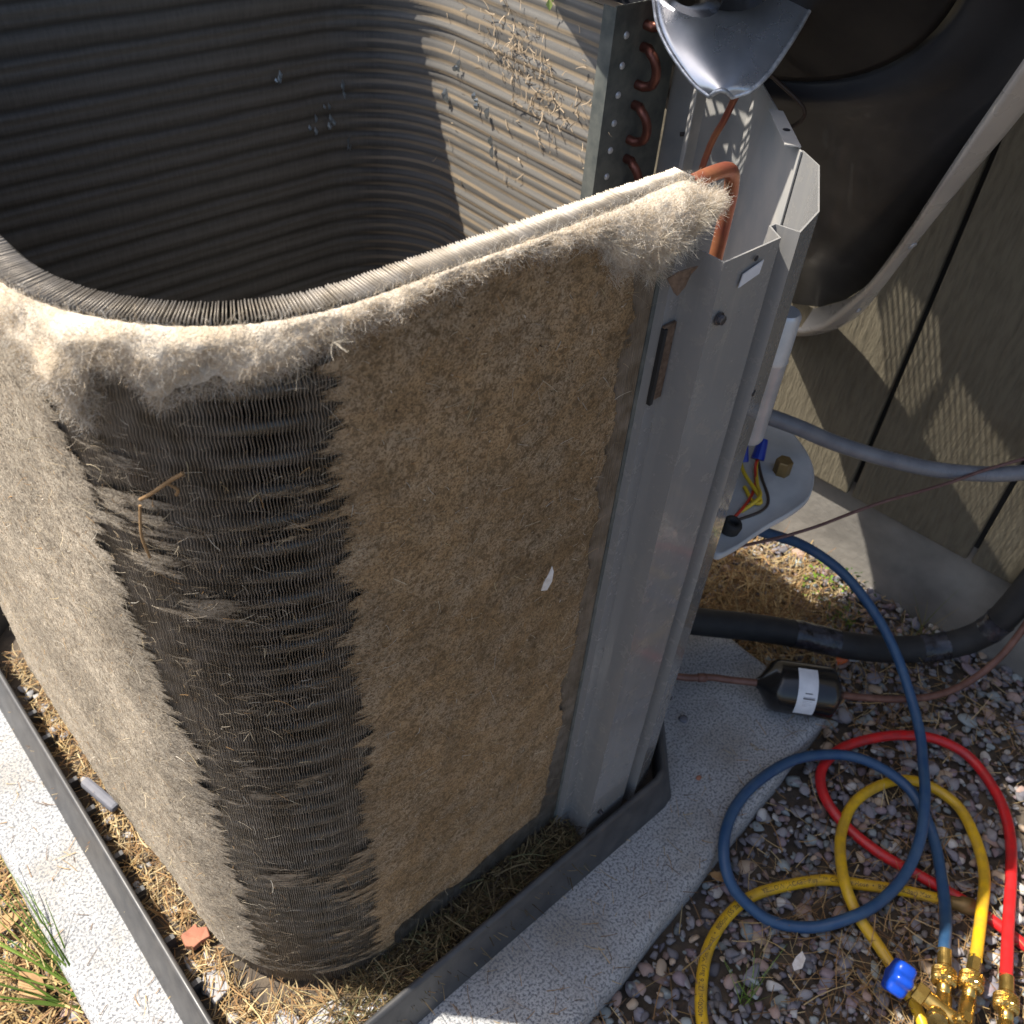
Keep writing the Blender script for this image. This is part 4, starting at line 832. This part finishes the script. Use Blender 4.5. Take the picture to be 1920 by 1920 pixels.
# liquid line and filter drier
o, _ = line('liquid_line', [(0.70,0.46,0.045),(0.746,0.430,0.040),(0.781,0.395,0.037),(0.807,0.376,0.036),(0.827,0.354,0.036),(0.856,0.324,0.036)], 0.0052, 'copper_dull', 'short dull copper pipe from the unit to the black filter drier', 'pipe', 14)
MB().lathe((0.797, 0.383, 0.0363), (0.026, -0.019, -0.001), [(-0.006, 0.0053), (-0.005, 0.0066), (0.006, 0.0066), (0.007, 0.0053)], 14).build('pipe_joint', MT['copper_dull'], o)
line('liquid_line', [(0.925,0.243,0.036),(0.979,0.206,0.020),(1.025,0.177,0.010),(1.070,0.151,0.010),(1.122,0.132,0.020),(1.159,0.122,0.050),(1.185,0.120,0.090),(1.209,0.123,0.140),(1.235,0.126,0.19)], 0.0052, 'copper_dull', 'long curved copper pipe from the black filter drier to the wall', 'pipe', 14)
D0, D1 = A([0.853, 0.328, 0.036]), A([0.933, 0.236, 0.036]); dax = (D1-D0)/np.linalg.norm(D1-D0); dl = np.linalg.norm(D1-D0)
dr = MB().lathe(D0, dax, [(0.0, 0.007), (0.004, 0.010), (0.020, 0.0335), (0.026, 0.0365), (0.030, 0.0375), (dl-0.022, 0.0375), (dl-0.017, 0.0365), (dl-0.006, 0.018), (dl, 0.0065)], 32).build('filter_drier', MT['black_gloss']); tag(dr, 'glossy black filter drier canister with white label on the copper line', 'filter drier')
tn = np.cross(dax, [0, 0, 1.0]); tn /= np.linalg.norm(tn); bn = np.cross(tn, dax)
if (CAM-D0) @ tn < 0: tn = -tn
def drum(d, a, r): return D0+dax*d + r*(math.cos(a)*tn + math.sin(a)*A([0, 0, 1.0]))
def drum_patch(d0, d1, a0, a1, r, k=10):
    V = [drum(d, a, r) for a in np.linspace(a0, a1, k) for d in (d0, d1)]; return V, [(2*i, 2*i+1, 2*i+3, 2*i+2) for i in range(k-1)]
lab = MB().add(*drum_patch(0.050, 0.077, math.radians(-12), math.radians(100), 0.0378), True).build('paper_label', MT['white_label'], dr)
for (da, db, a0, a1) in ((0.060, 0.070, 42, 44), (0.058, 0.074, 34, 35.2), (0.058, 0.074, 30, 32.8), (0.058, 0.071, 26, 26.8), (0.058, 0.068, 22, 22.6), (0.058, 0.070, 18, 18.6), (0.058, 0.066, 14, 14.6)):
    MB().add(*drum_patch(da, db, math.radians(a0), math.radians(a1), 0.0380, 3)).build('printed_line', MT['ink'] if a1-a0 > 1.5 else MT['ink_grey'], lab)

line('blue_hose', BLUE, 0.0072, 'blue_rubber', 'blue rubber charging hose looped on the gravel and rising to the unit', 'hose', 18)
line('red_hose', RED, 0.0072, 'red_rubber', 'red rubber charging hose looped on the gravel', 'hose', 18)
yh, YP = line('yellow_hose', YEL, 0.0072, 'yellow_rubber', 'yellow rubber charging hose with black lettering looped on the gravel', 'hose', 18)
MB().lathe((0.822, -0.006, -0.042), (0.022, -0.033, 0.002), [(0, 0.0055), (0.012, 0.0055), (0.013, 0.008), (0.028, 0.0085), (0.032, 0.011), (0.046, 0.011), (0.048, 0.008)], 18).build('brass_end', MT['brass_old'], yh)
# black lettering rolled onto the yellow hose
def hose_text(txt, P, s0, h, flip, ang0, parent):
    cu = bpy.data.curves.new('hose_print', 'FONT'); cu.body = txt; cu.size = h; cu.resolution_u = 2; to = bpy.data.objects.new('hose_print', cu); C.objects.link(to)
    dg = bpy.context.evaluated_depsgraph_get(); me = bpy.data.meshes.new_from_object(to.evaluated_get(dg)); bpy.data.objects.remove(to)
    V = A([v.co[:] for v in me.vertices]); Fs = [tuple(p.vertices) for p in me.polygons]; bpy.data.meshes.remove(me)
    seg = np.linalg.norm(np.diff(P, axis=0), axis=1); cum = np.r_[0, np.cumsum(seg)]; T, _, _ = frames(P); out = []
    for x, y, _z in V:
        s = s0 + (-x if flip else x)
        pos = A([np.interp(s, cum, P[:, k]) for k in range(3)]); t = A([np.interp(s, cum, T[:, k]) for k in range(3)]); t /= np.linalg.norm(t)
        view = CAM-pos; view -= t*(view @ t); view /= np.linalg.norm(view); sdv = np.cross(view, t)
        a = ang0 + (y-h*0.35)/0.0073*(1 if not flip else -1); out.append(pos + 0.00735*(math.cos(a)*view + math.sin(a)*sdv))
    MB().add(out, Fs).build('hose_lettering', MT['ink'], parent)
seg = np.linalg.norm(np.diff(YP, axis=0), axis=1); cum = np.r_[0, np.cumsum(seg)]
def s_at(p): return cum[np.argmin(np.linalg.norm(YP-A(p), axis=1))]
hose_text('YELLOW JACKET Plus II™ Charging Hose  •  800psi (55 Bar) Max. W', YP, s_at((0.641, 0.148, -0.042))+0.012, 0.0082, False, 0.1, yh)
hose_text('Hose  •  4000psi (276 Bar) Min. burst  •  800psi (55 Bar) Max', YP, s_at((0.480, 0.095, -0.042))-0.03, 0.0082, False, 0.1, yh)

# manifold
MAN = thing('gauge_manifold', (0.68, -0.10, ZG), 'brass gauge manifold with blue hand wheel at the hose ends', 'manifold')
def knurl(k, d): return 1.0 + (0.05 if (k+int(d*1000)) % 2 else -0.03)
for (p, d) in (((0.735, -0.047, 0.009), (-0.86, -0.50, -0.08)), ((0.756, -0.075, 0.009), (-0.93, -0.35, -0.06)), ((0.764, -0.110, 0.009), (-0.87, -0.45, -0.06))):
    d = unit(A(d)); fit = MB().lathe(A(p)-d*0.002, d, [(0, 0.0080), (0.018, 0.0080), (0.0185, 0.0070), (0.021, 0.0070)], 6 if p[1] == -0.075 else 24, smooth=False).build('hose_ferrule', MT['brass'], MAN)
    prof_ = [(0.0, 0.0085), (0.001, 0.0120)]+[(0.001+0.0012*i, 0.0130 if i % 2 else 0.0134) for i in range(1, 13)]+[(0.018, 0.0125), (0.019, 0.0125), (0.0205, 0.0105)]
    MB().lathe(A(p)+d*0.019, d, prof_, 40, smooth=False, flute=knurl).build('knurled_nut', MT['brass'], MAN)
    MB().lathe(A(p)+d*0.039, d, [(0, 0.0078), (0.008, 0.0078), (0.0085, 0.0070), (0.011, 0.0070), (0.0115, 0.0088), (0.050, 0.0088)], 24).build('valve_port', MT['brass'], MAN)
b0, b1 = A([0.673, -0.056, 0.006]), A([0.685, -0.22, 0.004])
MB().lathe(b0+unit(b1-b0)*0.004, b1-b0, [(0, 0.0095), (0.13, 0.0095), (0.15, 0.0095)], 24).build('manifold_bar', MT['brass'], MAN)
MB().lathe(b0-unit(b1-b0)*0.010, b1-b0, [(0, 0.008), (0.001, 0.0115), (0.013, 0.0115), (0.014, 0.009)], 6, smooth=False).build('packing_nut', MT['brass'], MAN)
MB().lathe(b0-unit(b1-b0)*0.028, b1-b0, [(0, 0.0055), (0.02, 0.0055)], 16).build('valve_stem', MT['brass'], MAN)
MB().lathe((0.662, -0.078, 0.010), (-0.75, -0.2, 0.7), [(0, 0.011), (0.010, 0.011), (0.011, 0.009), (0.013, 0.0085), (0.014, 0.0105), (0.018, 0.0105)], 20).build('gauge_port', MT['brass'], MAN)
MB().lathe((0.672, -0.094, 0.016), (0.1, -0.25, 0.95), [(0, 0.0055), (0.012, 0.0055), (0.0125, 0.0045)]+[(0.013+0.0012*i, 0.0052 if i % 2 else 0.0045) for i in range(6)], 16).build('schrader_stub', MT['brass'], MAN)
def lobe(k, d): return 1.0+0.13*math.cos(k/42*2*math.pi*6)
hw = A([0.6645, -0.0295, 0.012]); MB().lathe(hw-A([0.0, 0.0, 0.0]), -unit(b0-hw)*-1, [(-0.014, 0.012), (-0.012, 0.0175), (-0.008, 0.0190), (0.004, 0.0190), (0.008, 0.0175), (0.010, 0.010)], 42, flute=lobe).build('hand_wheel', MT['blue_plastic'], MAN)
MB().lathe((0.600, -0.105, 0.02), (-0.6, -0.25, 0.75), [(0.0, 0.030), (0.004, 0.034), (0.02, 0.034), (0.022, 0.030)], 32).build('gauge_boot', MT['blue_plastic'], MAN)

# control wires with wire nuts on the shelf
def wire(name, pts, r, mat, label): return line(name, pts, r, mat, label, 'wire', 8)
wire('control_wire', [(0.852,0.432,0.384),(0.835,0.420,0.379),(0.812,0.400,0.380),(0.795,0.385,0.384),(0.775,0.385,0.378),(0.74,0.395,0.36)], 0.0024, 'wire_yellow', 'yellow control wire beside the blue wire nut on the grey shelf')
wire('control_wire', [(0.838,0.450,0.386),(0.815,0.425,0.384),(0.800,0.392,0.381),(0.792,0.380,0.379),(0.788,0.388,0.377),(0.800,0.410,0.378)], 0.0024, 'wire_yellow', 'second yellow control wire curling back over the grey shelf')
wire('control_wire', [(0.855,0.431,0.384),(0.838,0.424,0.382),(0.815,0.405,0.378),(0.785,0.392,0.378),(0.750,0.385,0.376),(0.73,0.39,0.36)], 0.0019, 'wire_red', 'red control wire twisted with the yellow wires on the grey shelf')
wire('control_wire', [(0.85,0.43,0.383),(0.832,0.408,0.377),(0.808,0.380,0.376),(0.785,0.372,0.376),(0.75,0.380,0.375)], 0.0018, 'wire_dark', 'dark control wire below the yellow wires on the grey shelf')
nut = MB().lathe((0.850, 0.430, 0.382), (0.018, 0.010, 0.022), [(0, 0.0080), (0.003, 0.0082), (0.022, 0.0066), (0.026, 0.0058)], 12, smooth=False).build('wire_nut', MT['nut_blue']); tag(nut, 'blue wire nut standing clear of the post on the grey shelf', 'wire nut', 'blue wire nuts on the shelf')
nut2 = MB().lathe((0.826, 0.437, 0.386), (0.010, 0.012, 0.022), [(0, 0.0080), (0.003, 0.0082), (0.022, 0.0066), (0.026, 0.0058)], 12, smooth=False).build('wire_nut', MT['nut_blue']); tag(nut2, 'blue wire nut half hidden behind the grey post', 'wire nut', 'blue wire nuts on the shelf')
on = MB().lathe((1.045, 0.296, -0.034), (0.02, -0.02, 0.012), [(0, 0.0085), (0.004, 0.0085), (0.014, 0.006), (0.016, 0.004)], 12).build('wire_connector', MT['orange_plastic']); tag(on, 'small orange wire connector lying under the black insulated pipe', 'connector')
MB().lathe((1.057, 0.284, -0.027), (0.02, -0.02, 0.004), [(0, 0.0055), (0.014, 0.0055), (0.016, 0.004)], 12).build('silver_sleeve', MT['cap_silver'], on)

# ------------------------------------------------------------------ litter in the pan and on the pad
rg = np.random.default_rng(91)
n = 1400; y_ = rg.uniform(0.36, 1.02, n); x_ = rg.uniform(0.062, 0.098, n); z_ = 0.010+rg.uniform(0.0, 0.012, n)+0.012*np.clip(fbm(np.c_[y_*30, y_*0, y_*0], 71), 0, 1)+0.22*(x_-0.06)
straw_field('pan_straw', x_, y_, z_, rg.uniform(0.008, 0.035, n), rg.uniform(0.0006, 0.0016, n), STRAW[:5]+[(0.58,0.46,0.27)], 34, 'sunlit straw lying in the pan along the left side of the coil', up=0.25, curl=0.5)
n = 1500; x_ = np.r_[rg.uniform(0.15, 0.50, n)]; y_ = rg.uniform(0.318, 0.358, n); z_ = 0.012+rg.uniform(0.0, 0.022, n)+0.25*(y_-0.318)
straw_field('pan_litter', x_, y_, z_, rg.uniform(0.010, 0.045, n), rg.uniform(0.0006, 0.0018, n), [(0.17,0.125,0.06),(0.12,0.085,0.04),(0.30,0.23,0.12),(0.07,0.05,0.03),(0.13,0.125,0.06)], 35, 'dry grass litter in the shaded front of the pan', up=0.3, curl=0.5)  # straw colours darkened: shade of the pan front put into them
n = 700; x_ = rg.uniform(0.08, 0.26, n); y_ = rg.uniform(0.325, 0.40, n); keep = ((x_-0.24)**2+(y_-0.50)**2 > 0.145**2) | (x_ > 0.24); x_, y_ = x_[keep], y_[keep]
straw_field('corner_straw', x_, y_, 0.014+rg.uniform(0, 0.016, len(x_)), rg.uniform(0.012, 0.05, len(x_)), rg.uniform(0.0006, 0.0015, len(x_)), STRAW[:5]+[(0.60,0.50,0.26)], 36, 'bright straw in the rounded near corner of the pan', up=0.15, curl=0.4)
# earth floor of the pan
po_ = pan_outline(-0.0065); Vp = np.c_[po_, np.full(len(po_), 0.0135)]; mb = MB(); mb.add(Vp, [tuple(range(len(po_)))]); o = mb.build('pan_dirt', MT['soil'], UNIT); tag(o, 'dark dirt on the pan floor', None, None, 'stuff')
def stone(name, p, r, mat, label, cat, seed, flat=0.4, stretch=1.0, yaw_=0.0, group=None):
    V = SHAPES[seed % 12]*A([r*stretch, r, r*flat*1.6]) @ rot(yaw_, 0.1).T + A(p); me = npmesh(name, V, IF, MT[mat]); o = link(name, me); tag(o, label, cat, group); return o
def flat_stone(name, p, outline, h, mat, label, cat, group=None):
    n = len(outline); V = [(p[0]+x, p[1]+y, p[2]+(0.0012*math.sin(i*5))) for i, (x, y) in enumerate(outline)]+[(p[0]+x*0.94, p[1]+y*0.94, p[2]+h+0.0012*math.sin(i*3)) for i, (x, y) in enumerate(outline)]
    F = [(i, (i+1) % n, n+(i+1) % n, n+i) for i in range(n)]+[tuple(range(n, 2*n)), tuple(range(n))[::-1]]; o = MB().add(V, F).build(name, MT[mat], None, bevel=0.0012); tag(o, label, cat, group); return o
flat_stone('brick_fragment', (0.084, 0.513, 0.022), [(-.015,-.004),(-.008,-.012),(.002,-.010),(.012,-.012),(.015,.001),(.006,.006),(.007,.013),(-.006,.010),(-.013,.012)], 0.007, 'brick_chip', 'flat orange brick fragment in the pan near the corner', 'brick')
flat_stone('slate_piece', (0.148, 0.352, 0.018), [(-.026,-.010),(-.004,-.020),(.024,-.012),(.030,.004),(.008,.012),(-.020,.008)], 0.006, 'slate', 'pale grey flat stone under the rounded coil corner, right of another', 'stone')
flat_stone('slate_piece', (0.105, 0.372, 0.017), [(-.020,-.014),(.008,-.020),(.022,-.002),(.012,.018),(-.016,.014)], 0.006, 'slate', 'grey flat stone in the near corner of the pan', 'stone')
flat_stone('slate_piece', (0.190, 0.331, 0.020), [(-.022,-.008),(.012,-.012),(.024,.002),(.006,.012),(-.018,.009)], 0.005, 'white_label', 'whitish flat stone chip behind the front rim of the pan', 'stone')
flat_stone('slate_piece', (0.076, 0.455, 0.017), [(-.012,-.018),(.010,-.014),(.014,.008),(-.004,.020),(-.014,.008)], 0.006, 'slate', 'grey flat stone beside the left pan rim, nearer than the brick', 'stone')
rb = MB(); rb.obox((0.0765, 0.735, 0.036), (0.006, 0.0015, 0), (-0.007, 0.030, 0), (0.001, 0, 0.0055)); o = rb.build('rubber_foot', MT['rubber_block'], None, bevel=0.004); tag(o, 'dark grey rubber block lying in the pan beside the coil', 'rubber block')
for k in range(26):
    y = rg.uniform(0.36, 0.98); x = rg.uniform(0.060, 0.085); stone('pan_pebble', (x, y, 0.018), rg.uniform(0.006, 0.011), 'slate', 'small grey pebble among the straw along the left pan rim', 'pebble', k, 0.45, 1.2, rg.uniform(0, 3), 'pebbles in the left of the pan')
o = stone('pad_pebble', (0.7466, 0.362, 0.003), 0.0085, 'rubber_block', 'dark pebble alone on the shaded concrete pad', 'pebble', 3, 0.4, 1.1)
o = stone('pad_pebble', (0.690, 0.290, 0.003), 0.0050, 'brick_chip', 'small reddish pebble on the pad beside the pan corner', 'pebble', 5, 0.4, 1.1)

# twig, feather and leaves caught on the coil
def on_coil(s, z, o): p, n_, t_ = coil(A([s]), o); return A([*p[0], z])
tw = MB().tube([on_coil(0.398, 0.728, 0.006), on_coil(0.388, 0.738, 0.009), on_coil(0.376, 0.750, 0.010), on_coil(0.368, 0.757, 0.011)], 0.0011, 6, sub=4).build('dry_twig', MT['twig']); tag(tw, 'forked tan twig stuck across the bare fins of the corner', 'twig')
MB().tube([on_coil(0.378, 0.748, 0.010), on_coil(0.374, 0.742, 0.008), on_coil(0.376, 0.737, 0.007)], 0.0010, 6, sub=3).build('side_shoot', MT['twig'], tw)
tw = MB().tube([on_coil(0.400, 0.722, 0.005), on_coil(0.402, 0.700, 0.008), on_coil(0.402, 0.680, 0.006)], 0.0009, 6, sub=4).build('dry_twig', MT['twig']); tag(tw, 'thin upright straw stalk below the forked twig on the corner', 'twig')
ft = MB(); c0 = A([0.399, 0.351, 0.533]); 
ft.add([c0+A([dx, dy, dz]) for dx, dy, dz in ((-.0045,-.001,-.010),(.0005,-.003,-.011),(.004,-.004,-.002),(.0055,-.003,.008),(.005,-.001,.013),(.001,-.002,.007),(-.0035,-.002,.000))], [(0,1,2,6),(2,3,5,6),(3,4,5)]); o = ft.build('white_feather', MT['feather']); sol = o.modifiers.new('thickness', 'SOLIDIFY'); sol.thickness = 0.0006; tag(o, 'small white feather stuck on the brown front mat', 'feather')
lf = MB(); c0 = A([0.478, 0.338, 0.790]); lf.add([c0+A(q) for q in ((-.010,.002,.001),(-.006,-.003,.007),(.002,-.006,.009),(.011,-.005,.007),(.010,-.001,-.001),(.003,-.004,-.006),(-.002,-.003,-.012),(-.005,-.002,-.009))], [(0,1,6,7),(1,2,5,6),(2,3,4,5)]); o = lf.build('dead_leaf', MT['leaf_dark']); sol = o.modifiers.new('thickness', 'SOLIDIFY'); sol.thickness = 0.0012; tag(o, 'dark crumpled dead leaf in the fluff beside the post', 'leaf')
gr = MB()
for (dy, dz, l) in ((0, 0, .02), (.008, .004, .014), (-.006, .006, .012), (.003, -.008, .012)):
    c0 = A([0.733, 0.738+dy, 0.832+dz]); gr.add([c0, c0+A([-.003, .003, l*.5]), c0+A([-.001, .001, l]), c0+A([.001, -.003, l*.5])], [(0,1,2,3)])
o = gr.build('green_sprig', pm('sprig_green', (0.36, 0.46, 0.10), (0.46, 0.52, 0.2), 100, rough=0.6)); sol = o.modifiers.new('thickness', 'SOLIDIFY'); sol.thickness = 0.0006; tag(o, 'small yellow-green sprig hanging on the inside coil wall', 'sprig')
o = MB().add([(0.612+x, 0.061+y, -0.030+z) for x, y, z in ((-.012,-.003,0),(-.004,-.008,.003),(.008,-.004,.005),(.013,.004,.003),(.002,.005,.002),(-.008,.003,.001))], [(0,1,4,5),(1,2,3,4)]).build('pale_leaf', MT['feather']); sol = o.modifiers.new('thickness', 'SOLIDIFY'); sol.thickness = 0.0006; tag(o, 'pale curled leaf scrap on the gravel near the blue hand wheel', 'leaf')
for k, (x, y, lab_) in enumerate([(-0.075, 0.60, 'curled tan leaf on the dry grass at the lower left'), (-0.07, 0.69, 'tan leaf lying in the litter above the curled one'), (0.985, 0.25, 'rusty brown leaf under the drier end'), (0.62, 0.19, 'rusty leaf scrap tucked against the pad edge')]):
    V = []; rg2 = np.random.default_rng(k+5); L_ = (0.026, 0.02, 0.014, 0.012)[k]; a_ = rg2.uniform(0, 6)
    prof_ = [(-1, 0.05), (-.5, .35), (0, .5), (.5, .38), (1, .05)]; mb = MB()
    for (t, w) in prof_:
        for sgn in (-1, 0, 1): u_ = t*L_; v_ = sgn*w*L_; V.append((x+u_*math.cos(a_)-v_*math.sin(a_), y+u_*math.sin(a_)+v_*math.cos(a_), ZG+0.018+abs(sgn)*w*L_*0.7+0.15*L_*t*t))
    mb.add(V, [(i*3+j, i*3+j+1, i*3+j+4, i*3+j+3) for i in range(4) for j in range(2)], True); o = mb.build('dry_leaf', MT['leaf_dry']); sol = o.modifiers.new('thickness', 'SOLIDIFY'); sol.thickness = 0.0006; tag(o, lab_, 'leaf')

# living plants
def grass(name, base_pts, tips, w, cols, label, cat='grass', seed=1):
    rg = np.random.default_rng(seed); rt = A(base_pts); tp = A(tips); n = len(rt); d = tp-rt; L = np.linalg.norm(d, axis=1)
    V, F, k = ribbons(rt, d, L, w, 0.18, 6, 0.85, seed); cl = A(cols)[rg.integers(0, len(cols), n)]*rg.uniform(0.8, 1.2, (n, 1))
    o = link(name, npmesh(name, V, F, MT['leafgreen'], col=np.repeat(cl, k, 0))); tag(o, label, cat); return o
GR = [(0.13,0.22,0.04),(0.20,0.30,0.06),(0.09,0.15,0.03)]
rg = np.random.default_rng(4); b_ = A([-0.030, 0.545, ZG]) + rg.normal(0, 0.006, (34, 3))*A([1, 1, 0]); t_ = np.c_[rg.uniform(-0.17, -0.02, 34), rg.uniform(0.60, 0.74, 34), rg.uniform(-0.03, 0.07, 34)]
t_[:6] = A([(-0.052, 0.70, 0.075), (-0.045, 0.66, 0.06), (-0.03, 0.63, 0.05), (-0.06, 0.68, 0.05), (-0.09, 0.68, 0.05), (-0.11, 0.66, 0.04)])
grass('grass_clump', b_, t_, rg.uniform(0.003, 0.0048, 34), GR, 'green grass tuft at the lower left edge of the sunlit pad', seed=5)
b_ = A([0.535, 0.075, ZG])+rg.normal(0, 0.006, (16, 3))*A([1, 1, 0]); t_ = b_+np.c_[rg.normal(0.02, 0.02, 16), rg.normal(0.02, 0.02, 16), rg.uniform(0.015, 0.04, 16)]
grass('grass_clump', b_, t_, 0.0016, GR, 'small green grass tuft in the gravel inside the yellow hose', seed=6)
def weed(p, nl, r, label, seed, col_):
    rg = np.random.default_rng(seed); t = thing('weed_plant', p, label, 'weed'); p = A(p)
    for k in range(max(3, nl//4)):
        a = rg.uniform(0, 6.28); e = p+A([r*0.7*math.cos(a), r*0.7*math.sin(a), rg.uniform(0.3, 0.9)*r]); MB().tube([p, (p+e)/2+A([0, 0, r*0.15]), e], 0.0008, 5, sub=3).build('stem', MT['twig'], t)
    n = nl*3; rt = p+np.c_[rg.normal(0, r*0.4, n), rg.normal(0, r*0.4, n), rg.uniform(0.1, 0.9, n)*r]; d = rg.normal(size=(n, 3))*A([1, 1, 0.45])
    V, F, k = ribbons(rt, d, rg.uniform(0.006, 0.014, n), rg.uniform(0.003, 0.006, n), 0.3, 3, 0.8, seed, flat=A([0, 0, 1.0])); cl = np.tile(A(col_), (n, 1))*rg.uniform(0.6, 1.3, (n, 1))
    o = link('leaves', npmesh('leaves', V, F, MT['leafgreen'], col=np.repeat(cl, k, 0)), t)
weed((1.165, 0.405, ZG), 14, 0.05, 'sunlit bright green weed at the foot of the foundation', 11, (0.20, 0.34, 0.04))
weed((1.195, 0.372, ZG), 8, 0.055, 'dark leafy weed against the foundation, right of the sunlit one', 12, (0.06, 0.11, 0.03))
weed((1.13, 0.335, ZG), 12, 0.04, 'low green weed behind the black insulated pipe', 13, (0.10, 0.14, 0.03))
b_ = A([1.165, 0.235, ZG])+rg.normal(0, 0.008, (22, 3))*A([1, 1, 0]); t_ = b_+np.c_[rg.normal(0.0, 0.03, 22), rg.normal(0.0, 0.03, 22), rg.uniform(0.05, 0.13, 22)]
grass('grass_clump', b_, t_, 0.0022, [(0.22,0.20,0.08),(0.30,0.24,0.11),(0.16,0.18,0.06)], 'half dry grass tuft between the insulated pipe and the foundation', seed=7)
